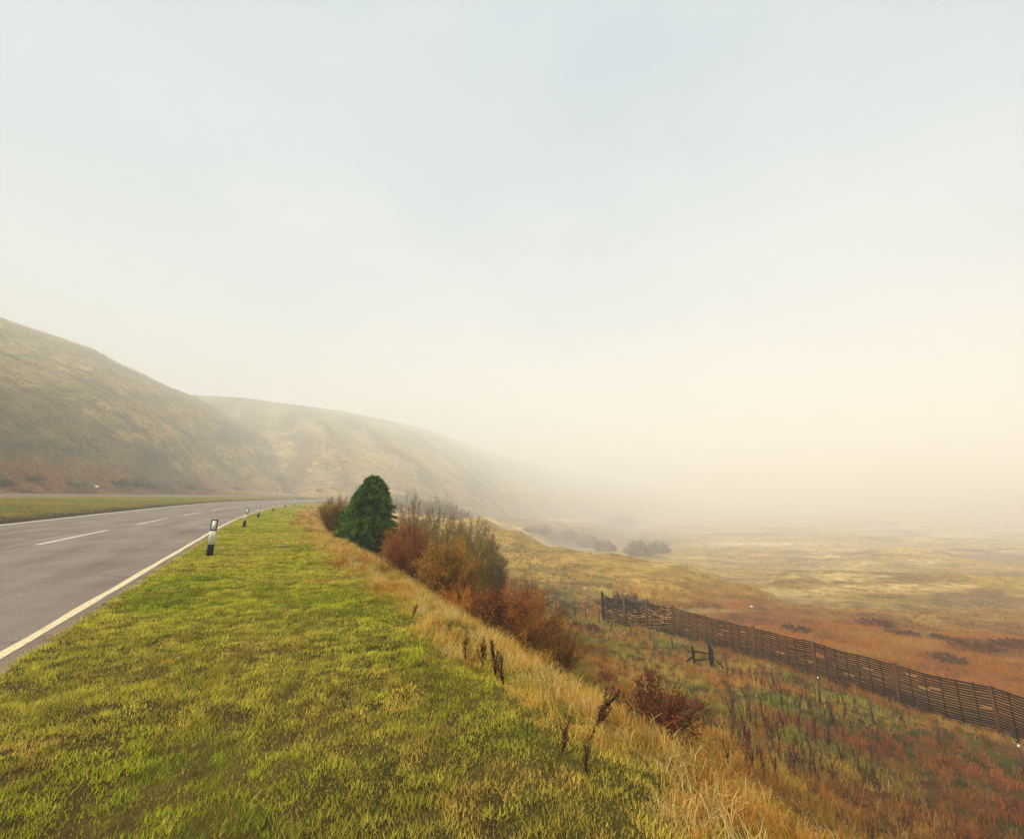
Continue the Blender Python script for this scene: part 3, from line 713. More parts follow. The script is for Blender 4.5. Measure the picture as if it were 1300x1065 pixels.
for i, (u, v, lean) in enumerate([(265.5, 707, 1), (309.5, 669, 4.5), (328, 656.8, -3), (346.6, 648.7, 1), (362, 643.6, 1), (374.8, 641.1, 0), (388.8, 639.4, 1), (403, 638, 0)]):
    o = mp0 if i == 0 else copy_thing(mp0)
    cx, dy, dz = ray(u, v); t = (EYE) / -dz; X, Y = cx * t, dy * t
    o.location = (X, Y, float(zg(X, Y)[0])); n_, s_ = ns(np.array([X]), np.array([Y]))
    rz = float(np.interp(s_[0], SS, HD)) * .8
    sc_ = 1.0 if i < 4 else 1.15
    o.rotation_euler = (0, math.radians(lean), rz); o.scale = (sc_, sc_, sc_)
    tag(o, plabels[i], 'marker post', 'marker posts along the verge')

# ------------------------------------------------------------------ slatted snow fence
cedge = [on_n(1500, 34.0), on_n(1385, 34.0)] + [on_n(u, nn, v=vv) for u, nn, vv in ((1269, 34.2, 924), (1144, 34, 901), (1040, 33.7, 871), (961, 33.4, 845), (898, 33.2, 823), (857, 32.6, 812), (823, 31.4, 808), (796, 30.2, 803), (768, 29.0, 798))]
fr = empty('slatted_fence', cedge[-1])
tag(fr, 'long dark slatted snow fence with brown posts running across the slope below the road', 'fence')
o3 = np.array(cedge[-1])
rs = RS(21)
def onz(x, y): return float(zg(x, y)[0])
for i, P in enumerate(cedge):
    P = np.array(P); mb = MB(); h = 2.22 if i < len(cedge) - 1 else 2.4
    lx, ly = rs.uniform(-.11, .11, 2); w = .17; h += rs.uniform(-.12, .08)
    nx = P + np.array([-.10, -.10, 0])
    mb.bar(nx - o3 + [0, 0, -.3], nx - o3 + [lx, ly, h], w, w * .8)
    mat = M_DARKWOOD if i >= len(cedge) - 1 else M_POSTWOOD
    link('post', mb.mesh('post', mat), fr)
for i in range(len(cedge) - 1):
    A = np.array(cedge[i]); B = np.array(cedge[i + 1]); L = np.hypot(*(B - A)[:2]); far = i >= len(cedge) - 4
    mb = MB(); nseg = 8; rows = 18
    T = np.linspace(0, 1, nseg + 1)
    base = np.array([[A[0] + (B[0] - A[0]) * t, A[1] + (B[1] - A[1]) * t, 0] for t in T]); base[:, 2] = [onz(q[0], q[1]) for q in base]
    base[:, 2] = base[:, 2] * .5 + (A[2] + (B[2] - A[2]) * T) * .5
    sag = -.05 * np.sin(np.pi * T) * (3.0 if far else 1)
    for r_ in range(rows):
        hz = .12 + r_ * (1.98 / (rows - 1)) 
        wob = rs.uniform(-.014, .014, nseg + 1) * (4 if far else 1)
        for q in range(nseg):
            if far and rs.rand() < .13: continue
            if rs.rand() < .02: continue
            a = base[q] + [0, 0, hz + sag[q] + wob[q]]; b = base[q + 1] + [0, 0, hz + sag[q + 1] + wob[q + 1]]
            mb.bar(a - o3, b - o3, .014, .074)
    nb = max(2, int(round(L / .62)))
    for q in range(nb + 1):
        t = q / nb * .985 + .005; bz = np.interp(t, T, base[:, 2] + sag); X = A[0] + (B[0] - A[0]) * t; Y = A[1] + (B[1] - A[1]) * t
        off = np.array([-.022, -.022, 0]); lx = rs.uniform(-.03, .03) * (3 if far else 1)
        mb.bar(np.array([X, Y, bz + .03]) - o3 + off, np.array([X + lx, Y, bz + 2.16 + rs.uniform(-.02, .04)]) - o3 + off, .045, .03)
    link('slat_panel', mb.mesh('slat_panel', M_DARKWOOD), fr)

# ------------------------------------------------------------------ wire fence in front of it
us = [1400, 1284, 1184, 1107, 1042, 985, 928, 853, 825, 801, 777, 761, 745, 731, 718, 707, 690, 672, 655, 640]
wp = [on_n(u, nn, v=900 if u > 900 else 810) for u, nn in zip(us, np.interp(us, [640, 800, 1100, 1400], [27.4, 27.8, 29, 29.6]))]
wf = empty('wire_fence', wp[7]); o4 = np.array(wp[7]); tag(wf, 'low wire fence on thin wooden stakes in front of the slatted fence', 'fence')
rs = RS(22); tops = []
for i, P in enumerate(wp):
    P = np.array(P); h = rs.uniform(1.0, 1.2) * (1.35 if us[i] in (731, 640) else 1); l = rs.uniform(-.08, .08, 2)
    mb = MB(); mb.tube(np.array([P + [0, 0, -.2], P + [l[0] * .5, l[1] * .5, h * .5], P + [l[0], l[1], h]]) - o4, [.055, .052, .046], 7); po = link('post', mb.mesh('post', M_GREYWOOD), wf)
    tops.append(P + [l[0], l[1], h])
    if us[i] in (1042, 1284):
        mb = MB(); mb.tube(np.array([P + [l[0], l[1], h - .01], P + [l[0], l[1], h + .07]]) - o4, [.04, .03], 8); link('cap', mb.mesh('cap', M_REFL), po)
for hh in (.06, .38, .68):
    mb = MB()
    for a, b in zip(tops[:-1], tops[1:]):
        m_ = (a + b) / 2 - [0, 0, .03]
        mb.tube(np.array([a - [0, 0, hh], m_ - [0, 0, hh], b - [0, 0, hh]]) - o4, .004, 4)
    link('wire', mb.mesh('wire', M_GREYWOOD), wf)

# ------------------------------------------------------------------ broken stile
X, Y, Z = on_n(895, 27.6, v=850); st = empty('broken_stile', (X, Y, Z)); tag(st, 'broken dark timber stile with two uprights and slanting braces in the grass', 'stile')
def stick(name, a, b, w, mat=M_DARKWOOD, par=None):
    mb = MB(); mb.bar(a, b, w, w * .8, taper=.85); return link(name, mb.mesh(name, mat), par)
stick('upright', (-.55, .1, -.2), (-.68, 0, 1.22), .15, par=st); stick('upright', (.42, 0, -.2), (.38, 0, 1.32), .16, par=st); stick('upright', (.62, .15, -.2), (.60, .15, 1.15), .11, par=st)
stick('rail', (-.66, .02, .98), (.42, .02, .80), .10, par=st); stick('rail', (-.60, .12, .42), (.40, .12, .48), .09, par=st)
stick('brace', (-1.15, -.1, .38), (-.62, 0, .72), .11, par=st); stick('brace', (1.15, -.1, .0), (.60, .02, .62), .10, par=st)

# ------------------------------------------------------------------ shrubs
def ribbons(P, D, L, W, rs):
    """thin pointed twigs as single long triangles"""
    K = len(P); q = rs.randn(K, 3); side = np.cross(D, q); side /= np.linalg.norm(side, axis=1)[:, None] + 1e-9
    return np.stack([P - side * W[:, None] / 2, P + side * W[:, None] / 2, P + D * L[:, None]], 1).reshape(-1, 3)
def shrub(name, loc, H, R, label, cat, cols, leafcols=None, nst=26, ntw=2600, nlf=0, wk=1.0, leaf=.03, lean=(0, 0), seed=1, dome=.6, bark=None, base=.12, group=None, parts=('branches', 'twigs'), up=.7):
    rs = RS(seed); root = empty(name, loc); tag(root, label, cat, group); ntw = int(ntw * 2.6); nst = int(nst * 2.2); nlf = int(nlf * 2.6); wk *= .62; leaf *= .8
    mb = MB(); ST = []
    for i in range(nst):
        a = rs.rand() * 2 * np.pi; rr = R * np.sqrt(rs.rand()) ; hh = H * (1 - dome * (rr / R) ** 2) * rs.uniform(.66, 1.0) * (1.08 if rs.rand() < .06 else 1)
        b0 = np.array([np.cos(a), np.sin(a), 0]) * base * rs.rand() * R
        e = np.array([np.cos(a) * rr + lean[0] * hh, np.sin(a) * rr + lean[1] * hh, hh]); m = b0 * .4 + e * .6; m[:2] *= .72; m[2] = hh * .5
        m += rs.randn(3) * .04 * H
        t = np.linspace(0, 1, 8)[:, None]; C = (1 - t) ** 2 * b0 + 2 * t * (1 - t) * m + t ** 2 * e
        C[1:-1] += rs.randn(6, 3) * .012 * H
        C[0, 2] = -.1; C[:, 2] += 0
        r0 = min(.0048 * H, .04) * rs.uniform(.6, 1.2)
        mb.tube(C, np.linspace(r0, max(r0 * .2, .003 * wk), 8), 5, False); ST.append(C)
    ST = np.array(ST)
    link(parts[0], mb.mesh(parts[0], bark or M_BARK), root)
    # twigs
    acc = Acc(); k = rs.randint(0, nst, ntw); t = .22 + .78 * rs.rand(ntw) ** .75; f = t * 6.999; i = f.astype(int); a = (f - i)[:, None]
    P = ST[k, i] * (1 - a) + ST[k, i + 1] * a; D = ST[k, i + 1] - ST[k, i]; D /= np.linalg.norm(D, axis=1)[:, None] + 1e-9
    out = P.copy(); out[:, 2] = 0; out /= np.linalg.norm(out, axis=1)[:, None] + 1e-6
    D = D * up * .5 + out * .25 + rs.randn(ntw, 3) * .55 + np.array([0, 0, .26]); D /= np.linalg.norm(D, axis=1)[:, None]
    L = min(H, 3.5) * rs.uniform(.06, .20, ntw) * (1.1 - .45 * t); W = (.007 * wk) * rs.uniform(.6, 1.3, ntw)
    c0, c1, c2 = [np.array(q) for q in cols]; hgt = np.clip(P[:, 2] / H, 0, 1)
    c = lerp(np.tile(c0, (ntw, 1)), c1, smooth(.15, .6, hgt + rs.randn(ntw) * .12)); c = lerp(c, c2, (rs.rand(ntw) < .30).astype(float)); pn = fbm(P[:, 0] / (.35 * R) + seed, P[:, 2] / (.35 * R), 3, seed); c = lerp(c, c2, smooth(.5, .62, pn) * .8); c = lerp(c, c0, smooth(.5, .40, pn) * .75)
    c = c * (.7 + .6 * rs.rand(ntw, 1))
    V = ribbons(P, D, L, W, rs); acc.add(V, np.arange(len(V)).reshape(-1, 3), np.repeat(c, 3, 0))
    # second order twiglets
    m = ntw; j = rs.randint(0, ntw, m); P2 = P[j] + D[j] * (L[j] * rs.uniform(.2, .8, m))[:, None]; D2 = D[j] + rs.randn(m, 3) * .5; D2 /= np.linalg.norm(D2, axis=1)[:, None]
    V = ribbons(P2, D2, L[j] * .5, W[j] * .8, rs); acc.add(V, np.arange(len(V)).reshape(-1, 3), np.repeat(c[j] * (.85 + .4 * rs.rand(m, 1)), 3, 0))
    link(parts[1], acc.mesh(parts[1], M_TWIG), root)
    if nlf:
        acc = Acc(); j = rs.randint(0, ntw, nlf); Pl = P[j] + D[j] * (L[j] * rs.uniform(.2, 1.05, nlf))[:, None]
        A = rs.randn(nlf, 3); A /= np.linalg.norm(A, axis=1)[:, None]; B = np.cross(A, rs.randn(nlf, 3)); B /= np.linalg.norm(B, axis=1)[:, None]
        s_ = (leaf * rs.uniform(.6, 1.4, nlf))[:, None]
        V = np.stack([Pl - A * s_, Pl + B * s_ * .5, Pl + A * s_, Pl - B * s_ * .5], 1).reshape(-1, 3); b = np.arange(nlf)[:, None] * 4
        F_ = np.concatenate([b + np.array([0, 1, 2]), b + np.array([0, 2, 3])], 0)
        lc = np.asarray(leafcols, float)[rs.randint(0, len(leafcols), nlf)]
        # clumps of one tone
        lc = lc * (.65 + .7 * fbm(Pl[:, 0] / (.25 * R) + 9, Pl[:, 2] / (.25 * R), 2, seed)[:, None]) * (.8 + .4 * rs.rand(nlf, 1))
        acc.add(V, F_, np.repeat(lc, 4, 0)); link('leaves', acc.mesh('leaves', M_LEAF), root)
    return root
def tall(u, Y, vt, v=690):
    x, y, z = place(u, Y, v); cx, dy, dz = ray(u, vt); return max(.5, (EYE + dz / dy * Y - z) / .93)
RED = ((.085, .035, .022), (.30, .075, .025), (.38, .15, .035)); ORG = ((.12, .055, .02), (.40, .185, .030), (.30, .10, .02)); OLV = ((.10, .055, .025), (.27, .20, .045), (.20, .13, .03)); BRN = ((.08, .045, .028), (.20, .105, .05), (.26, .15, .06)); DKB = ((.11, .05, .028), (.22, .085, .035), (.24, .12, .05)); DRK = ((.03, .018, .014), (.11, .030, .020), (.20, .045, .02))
def at(u, Y, v=690): return place(u, Y, v)
# nearest first
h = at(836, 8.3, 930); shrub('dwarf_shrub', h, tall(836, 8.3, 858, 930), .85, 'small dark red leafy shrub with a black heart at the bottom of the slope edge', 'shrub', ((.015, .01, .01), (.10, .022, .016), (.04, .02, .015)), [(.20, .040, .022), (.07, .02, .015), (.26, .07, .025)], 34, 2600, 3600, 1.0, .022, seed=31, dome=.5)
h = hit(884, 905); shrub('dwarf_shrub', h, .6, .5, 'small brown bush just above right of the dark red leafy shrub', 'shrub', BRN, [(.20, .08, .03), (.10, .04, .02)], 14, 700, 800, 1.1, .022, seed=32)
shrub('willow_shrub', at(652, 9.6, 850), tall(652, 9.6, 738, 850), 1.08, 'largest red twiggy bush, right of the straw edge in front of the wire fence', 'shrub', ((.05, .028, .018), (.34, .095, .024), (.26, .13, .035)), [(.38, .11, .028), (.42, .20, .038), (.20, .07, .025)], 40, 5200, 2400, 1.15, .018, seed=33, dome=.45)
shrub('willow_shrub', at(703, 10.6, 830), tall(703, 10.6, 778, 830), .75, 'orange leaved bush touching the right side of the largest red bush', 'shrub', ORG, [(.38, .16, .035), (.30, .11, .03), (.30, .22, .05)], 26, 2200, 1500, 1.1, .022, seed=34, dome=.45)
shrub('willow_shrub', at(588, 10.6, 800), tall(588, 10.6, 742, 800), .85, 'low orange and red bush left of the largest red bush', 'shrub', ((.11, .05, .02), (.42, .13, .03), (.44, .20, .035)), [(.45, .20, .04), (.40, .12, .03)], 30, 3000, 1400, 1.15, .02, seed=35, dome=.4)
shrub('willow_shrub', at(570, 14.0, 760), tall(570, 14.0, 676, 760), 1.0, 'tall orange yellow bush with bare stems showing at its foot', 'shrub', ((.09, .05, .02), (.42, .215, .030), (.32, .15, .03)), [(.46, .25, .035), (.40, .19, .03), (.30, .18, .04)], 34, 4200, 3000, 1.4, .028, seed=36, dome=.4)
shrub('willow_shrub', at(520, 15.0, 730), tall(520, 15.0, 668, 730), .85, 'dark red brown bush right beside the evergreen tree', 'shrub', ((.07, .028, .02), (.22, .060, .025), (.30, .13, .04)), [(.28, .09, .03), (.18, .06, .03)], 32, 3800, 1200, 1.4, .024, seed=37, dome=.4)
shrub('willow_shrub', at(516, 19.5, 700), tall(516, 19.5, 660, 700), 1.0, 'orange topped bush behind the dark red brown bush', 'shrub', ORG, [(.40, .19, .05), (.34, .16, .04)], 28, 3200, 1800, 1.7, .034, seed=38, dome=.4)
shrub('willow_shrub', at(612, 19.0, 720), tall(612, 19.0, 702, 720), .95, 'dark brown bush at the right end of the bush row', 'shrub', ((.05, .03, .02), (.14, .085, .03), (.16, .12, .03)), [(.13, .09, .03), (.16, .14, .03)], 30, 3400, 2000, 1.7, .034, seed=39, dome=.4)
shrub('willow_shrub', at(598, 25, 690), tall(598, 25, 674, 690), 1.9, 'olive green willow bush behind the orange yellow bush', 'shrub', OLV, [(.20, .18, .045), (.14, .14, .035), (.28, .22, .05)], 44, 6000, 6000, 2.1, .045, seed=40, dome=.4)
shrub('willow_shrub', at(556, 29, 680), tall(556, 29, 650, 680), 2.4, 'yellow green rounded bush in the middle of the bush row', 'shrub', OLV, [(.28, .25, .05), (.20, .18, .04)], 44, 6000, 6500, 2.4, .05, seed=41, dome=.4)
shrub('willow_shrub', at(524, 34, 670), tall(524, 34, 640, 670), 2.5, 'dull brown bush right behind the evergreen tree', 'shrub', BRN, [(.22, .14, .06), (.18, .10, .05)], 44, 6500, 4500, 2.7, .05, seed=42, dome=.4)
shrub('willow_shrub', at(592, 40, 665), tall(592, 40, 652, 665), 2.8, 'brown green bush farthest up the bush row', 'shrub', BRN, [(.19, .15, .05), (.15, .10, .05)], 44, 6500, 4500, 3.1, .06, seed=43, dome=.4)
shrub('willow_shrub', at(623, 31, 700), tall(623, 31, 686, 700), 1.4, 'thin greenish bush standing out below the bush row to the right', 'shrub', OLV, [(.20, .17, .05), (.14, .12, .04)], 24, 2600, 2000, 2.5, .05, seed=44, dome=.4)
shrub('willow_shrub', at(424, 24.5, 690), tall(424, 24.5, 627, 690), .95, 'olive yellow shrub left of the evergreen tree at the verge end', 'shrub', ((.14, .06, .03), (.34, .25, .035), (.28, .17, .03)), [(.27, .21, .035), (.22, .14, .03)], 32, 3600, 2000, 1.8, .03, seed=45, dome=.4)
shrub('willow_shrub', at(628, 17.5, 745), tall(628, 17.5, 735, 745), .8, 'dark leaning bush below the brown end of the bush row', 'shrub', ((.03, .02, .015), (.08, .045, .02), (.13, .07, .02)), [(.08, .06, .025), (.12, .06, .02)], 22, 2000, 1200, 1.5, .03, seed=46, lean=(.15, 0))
shrub('sapling', at(676, 22, 760), tall(676, 22, 712, 760), .55, 'thin upright sapling rising behind the largest red bush', 'sapling', BRN, [(.26, .15, .05), (.3, .2, .05)], 9, 700, 500, 1.5, .025, seed=47, dome=.4, parts=('stem', 'twigs'))
for k, (u, v, H, R, lb, cs) in enumerate([(730, 797, .55, .7, 'small dark red clump left of the far wire fence stakes', DRK), (752, 800, .55, .6, 'small dark red clump just under the tall dark end post', DRK), (757, 813, .5, .8, 'low rusty clump in the green grass below the stakes', RED),
                                          (762, 832, .7, 1.0, 'spreading orange bracken clump above the dark dead dock', ORG), (700, 815, .7, .8, 'low dark bush to the right of the orange leaved bush', BRN), (770, 868, .55, .45, 'small orange brown clump just above the dark red leafy shrub', RED)]):
    h = hit(u, v)
    shrub('dwarf_shrub', h, H, R, lb, 'shrub', cs, [cs[1], cs[2]], 16, 900, 900, 2.0, .035, seed=60 + k, dome=.5)
h = at(792, 52, 780); shrub('willow_shrub', h, tall(792, 52, 752, 780), 3.0, 'round brown bush behind the far end of the slatted fence', 'shrub', BRN, [(.22, .12, .06), (.18, .09, .05)], 34, 3600, 3400, 3.4, .08, seed=70, dome=.6, base=.6, up=.3)
# moor bushes, gorse on the hill foot, valley trees, trees by the far bend
k = 80
for (u, v, H, R, lb, cs) in [(1113, 793, 1.1, 2.2, 'flat dark bush at the left end of the green patch beyond the slatted fence', DKB), (1137, 806, 1.0, 1.5, 'dark bush in the middle of the green patch', DKB), (1157, 807, .9, 1.0, 'smaller dark bush right beside the one in the middle of the green patch', DKB),
                             (1196, 812, 1.0, 1.1, 'dark brown bush at the right edge of the green patch', BRN), (1244, 824, 1.3, 2.4, 'wide dark red bush on the right of the bracken field', DKB), (1290, 822, 1.4, 2.0, 'dark red bush at the right edge of the photo', DKB), (1010, 800, .9, 1.6, 'low brown bush in the bracken above the slatted fence', BRN), (1205, 838, .9, 1.5, 'brown bush low in the bracken on the right', BRN)]:
    h = hit(u, v); shrub('moor_bush', h, H * .5, R * .9, lb, 'bush', cs, [cs[1], cs[0], (.10, .07, .03)], 20, 1100, 1500, 4, .08, seed=k, dome=.5, group='bushes on the moor', base=.95, up=.2); k += 1
for (u, v, H, R, lb, cs) in [(150, 617, 1.6, 2.2, 'dark gorse bush on the left of the dark clump above the lay by', 'g'), (166, 619, 2.2, 2.8, 'tallest gorse bush in the dark clump above the lay by', 'g'), (184, 621, 2.0, 2.6, 'gorse bush at the right end of the dark clump above the lay by', 'g'), (240, 622, 1.5, 1.8, 'lone dark bush on the red bank right of the gorse clump', 'g'),
                             (40, 611, 1.0, 2.0, 'low dark bush in the red bracken near the left edge', 'g'), (5, 618, 1.2, 1.5, 'dark bush at the left edge of the photo above the lay by', 'g'), (90, 618, .9, 1.6, 'low dark bush in the red bracken left of the white sign', 'g'), (300, 622, 1.3, 2, 'brown bush on the bank above the road bend', 'b'), (360, 622, 1.6, 2, 'pale brown bush on the bank near the end of the bend', 'b'), (404, 624, 1.8, 2.4, 'brown bush on the bank left above the olive shrub', 'b')]:
    h = hit(u, v)
    if h is None: continue
    cs = ((.02, .025, .012), (.05, .06, .02), (.09, .06, .03)) if cs == 'g' else BRN
    shrub('hill_bush', h, H, R, lb, 'bush', cs, [(.045, .055, .02), (.06, .05, .02), (.03, .04, .015)] if cs is not BRN else [BRN[1], BRN[2]], 18, 900, 1800, 5, .10, seed=k, dome=.6, group='bushes on the hill foot', base=.9, up=.2); k += 1
for (u, v, H, R, lb) in [(672, 676, 3, 3, 'hazy shrub on the left of the valley scrub'), (690, 678, 4, 3, 'hazy small tree beside the left end of the valley scrub'), (722, 684, 5, 3.5, 'hazy tree behind the spur, third from the left'), (748, 694, 6, 4.5, 'hazy broad tree in the middle of the valley scrub'), (768, 700, 6, 4, 'hazy tree just left of the darkest valley tree'),
                         (812, 706, 8, 5.5, 'darkest hazy brown tree in the valley'), (836, 702, 6, 4, 'hazy tree right of the darkest valley tree'), (790, 668, 6, 5, 'faint tree on the valley rise above the others'), (1135, 722, 5, 4, 'hazy brown bush behind the golden ridge'), (1112, 720, 3.5, 3.4, 'hazy low bush left of the brown bush behind the golden ridge'), (1158, 721, 3.2, 3, 'hazy low bush right of the brown bush behind the golden ridge'), (1236, 722, 5, 6, 'faint wide bush on the right behind the golden ridge')]:
    h = hit(u, v)
    if h is None: print('no hit', u, v); continue
    if u > 1000: h = place(u, 300, 715); H = tall(u, 300, 708 if u < 1200 else 711, 715); R = 11 if u in (1135, 1236) else 6
    else: H *= h[1] / 230; R *= h[1] / 150
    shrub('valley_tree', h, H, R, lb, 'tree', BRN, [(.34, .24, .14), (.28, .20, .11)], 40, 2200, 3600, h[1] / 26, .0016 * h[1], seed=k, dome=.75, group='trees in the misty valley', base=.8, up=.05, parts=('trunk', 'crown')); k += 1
for (u, Y, H, R, lb) in [(500, 112, 3.6, 3, 'leftmost hazy bush beyond the evergreen tree top'), (522, 135, 8.0, 3, 'tallest round hazy tree right of the evergreen tree'), (536, 120, 4.2, 3.2, 'hazy bush between the tallest round tree and the low scrub'), (550, 128, 6, 3.5, 'hazy scrub tree in the middle of the far bend'), (562, 125, 7, 3, 'thin hazy tree near the right end of the far scrub'), (574, 118, 4.5, 3.5, 'last hazy bush where the far scrub meets the spur'), (588, 108, 3.5, 2.6, 'small hazy bush on top of the spur')]:
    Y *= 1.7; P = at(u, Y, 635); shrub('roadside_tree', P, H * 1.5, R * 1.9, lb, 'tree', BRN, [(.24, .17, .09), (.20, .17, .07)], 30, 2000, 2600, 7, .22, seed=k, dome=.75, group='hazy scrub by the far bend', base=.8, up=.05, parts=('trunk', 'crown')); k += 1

# ------------------------------------------------------------------ evergreen tree
def evergreen(loc, H, label):
    rs = RS(5); root = empty('evergreen_tree', loc); tag(root, label, 'evergreen tree')
    mb = MB(); mb.tube([[0, 0, -.4], [.03, 0, H * .3], [.22, 0, H * .7], [.33, 0, H * .97]], [.13, .10, .05, .012], 8); link('trunk', mb.mesh('trunk', M_BARK), root)
    def rad(zf, a):
        prof = np.interp(zf, [0, .08, .22, .40, .60, .75, .86, .95, 1], [.82, .98, 1.04, 1.0, .78, .57, .42, .24, .03])
        return 1.24 * prof * (1 + .06 * np.sin(3 * a + 1) + .05 * np.sin(5 * a + zf * 9))
    nb = 760; zf = rs.rand(nb) ** 1.15 * .99; a = rs.rand(nb) * 2 * np.pi; r_ = rad(zf, a) * rs.uniform(.80, 1.07, nb)
    cxo = .34 * zf                                    # the top stands over to the right
    acc = Acc(); m = 90
    tt = rs.rand(nb, m) ** .45
    bx = cxo[:, None] + np.cos(a)[:, None] * r_[:, None] * tt; by = np.sin(a)[:, None] * r_[:, None] * tt
    bz = (zf * H)[:, None] + r_[:, None] * (.32 * tt - .30 * tt ** 3) * (.6 + .8 * zf[:, None])
    P = np.stack([bx, by, bz], -1).reshape(-1, 3) + rs.randn(nb * m, 3) * .038
    out = np.stack([np.cos(a), np.sin(a), np.full(nb, .35)], 1); D = np.repeat(out, m, 0) + rs.randn(nb * m, 3) * .45; D /= np.linalg.norm(D, axis=1)[:, None]
    K = len(P); L = rs.uniform(.06, .13, K); side = np.cross(D, rs.randn(K, 3)); side /= np.linalg.norm(side, axis=1)[:, None]; W = .045
    V = np.stack([P, P + D * L[:, None] * .5 + side * W / 2, P + D * L[:, None], P + D * L[:, None] * .5 - side * W / 2], 1).reshape(-1, 3)
    b = np.arange(K)[:, None] * 4; F_ = np.concatenate([b + np.array([0, 1, 2]), b + np.array([0, 2, 3])], 0)
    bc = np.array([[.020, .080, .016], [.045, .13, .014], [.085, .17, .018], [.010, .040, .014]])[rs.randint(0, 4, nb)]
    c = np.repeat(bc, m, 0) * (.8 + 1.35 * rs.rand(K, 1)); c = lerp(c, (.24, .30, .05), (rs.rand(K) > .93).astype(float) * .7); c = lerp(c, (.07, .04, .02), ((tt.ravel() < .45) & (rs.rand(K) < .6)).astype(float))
    acc.add(V, F_, np.repeat(c, 4, 0)); link('crown', acc.mesh('crown', M_LEAF), root)
    return root
X, Y, Z = at(461, 21.5, 680); topz = EYE + ray(480, 606)[2] / ray(480, 606)[1] * 21.5
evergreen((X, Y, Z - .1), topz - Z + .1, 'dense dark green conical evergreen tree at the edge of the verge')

# ------------------------------------------------------------------ docks
def dock_mesh(seed, H, nbr, seeds, wk=1.0):
    rs = RS(seed); mb = MB(); a = Acc(); tops = []
    P = np.array([[0, 0, -.05], [rs.uniform(-.02, .02), 0, H * .5], [rs.uniform(-.05, .05), rs.uniform(-.03, .03), H]])
    stems = [P]
    for i in range(nbr):
        z0 = H * rs.uniform(.02, .6); b = rs.rand() * 6.28; L = H * rs.uniform(.3, .5); s_ = np.array([0, 0, z0]); stems.append(np.array([s_, s_ + [np.cos(b) * L * .25, np.sin(b) * L * .25, L * .6], s_ + [np.cos(b) * L * .33, np.sin(b) * L * .33, L]]))
    V = []; 
    for q, S in enumerate(stems):
        mb.tube(S, [.008 * wk, .006 * wk, .003 * wk], 4, False)
        m = seeds if q == 0 else seeds // 2; t = rs.uniform(.12 if q == 0 else .05, 1, m)
        C = np.stack([np.interp(t, [0, .5, 1], S[:, k_]) for k_ in range(3)], 1) + rs.randn(m, 3) * [.016 * wk, .016 * wk, .01]
        A = rs.randn(m, 3); A /= np.linalg.norm(A, axis=1)[:, None]; B = np.cross(A, rs.randn(m, 3)); B /= np.linalg.norm(B, axis=1)[:, None]; s_ = .013 * wk
        a.add(np.stack([C - A * s_, C + A * s_, C + B * s_ * 1.2], 1).reshape(-1, 3), np.arange(3 * m).reshape(-1, 3), np.repeat(np.array([[.085, .040, .024]]) * rs.uniform(.5, 1.8, (m, 1)), 3, 0))
    return mb.mesh('stem', M_DARKWOOD), a.mesh('seed_head', M_TWIG)
variants = [dock_mesh(200 + i, .85, 2 + i % 3, 75, 1.5) for i in range(5)]
def dock(name, loc, sc_, rot, lab, grp, var, cat='dock plant'):
    r = empty(name, loc, 0); r.rotation_euler = rot; r.scale = (sc_,) * 3; tag(r, lab, cat, grp)
    link('stem', var[0], r); link('seed_head', var[1], r); return r
rs = RS(55); cnt = 0; tries = 0; G = 'dead dock stalks in the rough grass'
while cnt < 130 and tries < 5000:
    tries += 1
    u = 925 + 235 * rs.rand() ** .9; v = 850 + 150 * rs.rand()
    if u > 1075 and rs.rand() < .6: continue
    if v < 850 + (u - 925) * .28: continue
    h = hit(u, v)
    if h is None: continue
    dock('dock_stalk', h, rs.uniform(.55, 1.15), (rs.uniform(-.18, .18), rs.uniform(-.28, .12), rs.rand() * .5), 'dark upright dead dock stalk among many in the rough grass below the bank', G, variants[cnt % 5]); cnt += 1
big = [dock_mesh(300 + i, .44, 6, 80, .85) for i in range(3)]
for i, (u, v, s_, ln, lb) in enumerate([(748, 940, 1.1, .55, 'lowest stem of the dark leaning dock plant at the straw edge'), (758, 925, 1.25, .5, 'middle stem of the dark leaning dock at the straw edge'), (770, 905, 1.2, .45, 'upper stem of the dark leaning dock at the straw edge'), (779, 880, 1.0, .1, 'dark upright dock just above the leaning dock stems'),
                                        (713, 960, .85, .25, 'short dark dock in the straw left of the leaning dock'), (745, 985, .8, .1, 'dark dock low in the straw below the leaning dock'), (522, 787, .85, .65, 'farthest dark leaning dock among the straw on the verge edge'), (570, 812, .75, .2, 'small dark dock left of a taller one in the straw'),
                                        (591, 838, 1.0, .2, 'dark dock with a curved stem in the straw, halfway down the edge'), (612, 850, 1.1, .05, 'upright dark dock under the orange and red bush'), (630, 862, 1.25, .35, 'dark dock leaning right at the foot of the largest red bush'), (640, 872, 1.1, .3, 'second dark dock at the foot of the largest red bush')]):
    h = hit(u, v); dock('dead_dock', h, s_ * .62, (0, ln, .2 * i), lb, None, big[i % 3])

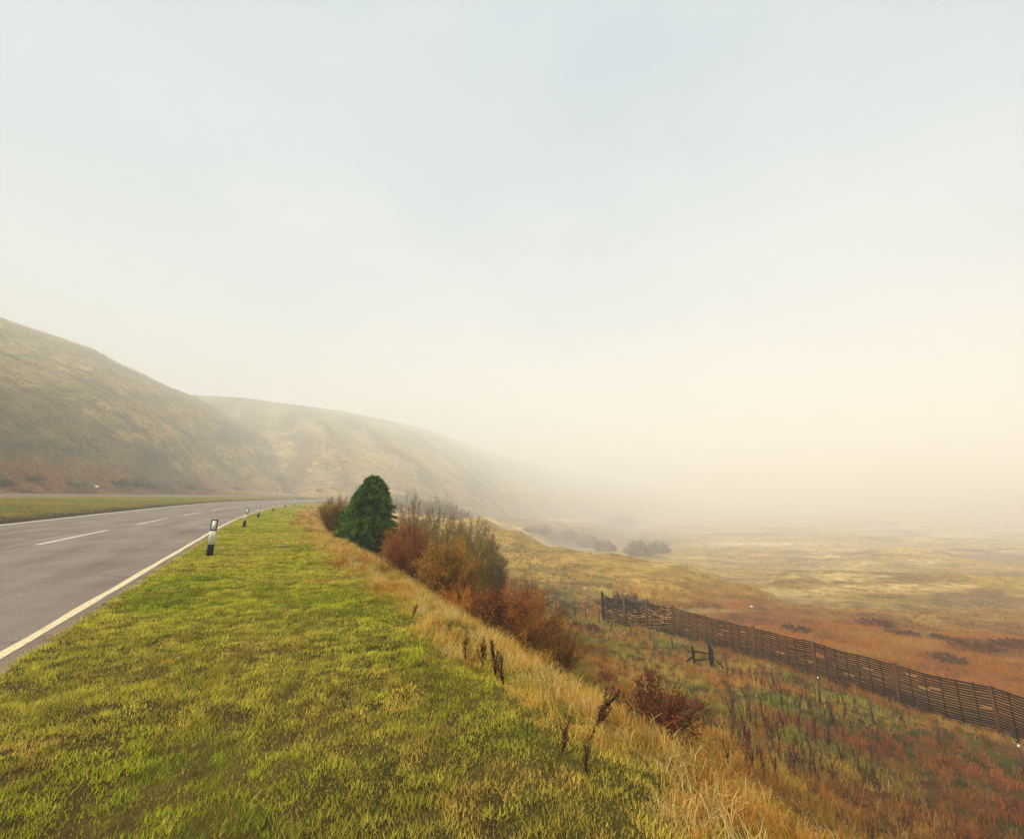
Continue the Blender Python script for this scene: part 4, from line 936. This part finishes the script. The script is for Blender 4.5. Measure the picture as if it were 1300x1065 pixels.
# ------------------------------------------------------------------ small things
h = hit(122, 624)
sg = empty('small_sign', h, math.radians(30)); tag(sg, 'small white sign beside the lay by at the foot of the hill', 'sign')
mb = MB(); mb.tube([[0, 0, -.2], [0, 0, .95]], .05, 8); link('post', mb.mesh('post', M_GREYWOOD), sg)
mb = MB(); mb.box((0, -.08, 1.0), (.55, .03, .45)); link('sign_board', mb.mesh('sign_board', M_WHITE), sg)
h = hit(361, 694)
mb = MB(); mb.tube([[-.22, 0, .05], [-.05, .02, .045], [.1, 0, .06], [.25, .05, .10]], [.008, .011, .009, .004], 6)
o = link('dry_stick', mb.mesh('dry_stick', M_PALEWOOD)); o.location = h; tag(o, 'short pale dry stick lying on the verge grass', 'stick')
h = hit(345, 692 + 12)
for (u, v, w, lb) in [(954, 770, .16, 'tiny white stone on the moor beyond the slatted fence'), (742, 747, .12, 'pale stone low on the golden spur')]:
    h = hit(u, v); rs = RS(int(u)); mb = MB()
    import bmesh
    bm = bmesh.new(); bmesh.ops.create_icosphere(bm, subdivisions=2, radius=w)
    for q in bm.verts: q.co *= 1 + (rs.rand() - .5) * .3; q.co.z *= .7
    me = bpy.data.meshes.new('pale_stone'); bm.to_mesh(me); bm.free(); me.materials.append(M_REFL)
    o = link('pale_stone', me); o.location = h; tag(o, lb, 'stone')
# pale gate posts on the top of the spur
h = at(604, 100, 650)
gt = empty('field_gate', h, .3); tag(gt, 'faint pale field gate between two posts on the hazy spur', 'gate')
for sx in (-1.3, 1.3):
    mb = MB(); mb.box((sx, 0, .9), (.22, .22, 2.4)); link('post', mb.mesh('post', M_PALEWOOD), gt)
for zz in (.35, .75, 1.15):
    mb = MB(); mb.box((0, 0, zz), (2.38, .06, .10)); link('bar', mb.mesh('bar', M_PALEWOOD), gt)
# ------------------------------------------------------------------ haze
def haze():
    mb = MB(); mb.box((0, 0, (zmax + 8 - 75) / 2), (6800, 6800, zmax + 8 + 75))
    m = bpy.data.materials.new('haze'); m.use_nodes = True; nt = m.node_tree; nt.nodes.clear()
    o = nt.nodes.new('ShaderNodeOutputMaterial'); v = nt.nodes.new('ShaderNodeVolumePrincipled')
    v.inputs['Color'].default_value = (*HAZE_COLOR, 1); v.inputs['Density'].default_value = HAZE_DENSITY; v.inputs['Anisotropy'].default_value = .0
    nt.links.new(v.outputs[0], o.inputs['Volume'])
    tag(link('haze', mb.mesh('haze', m)), kind='stuff')
haze()
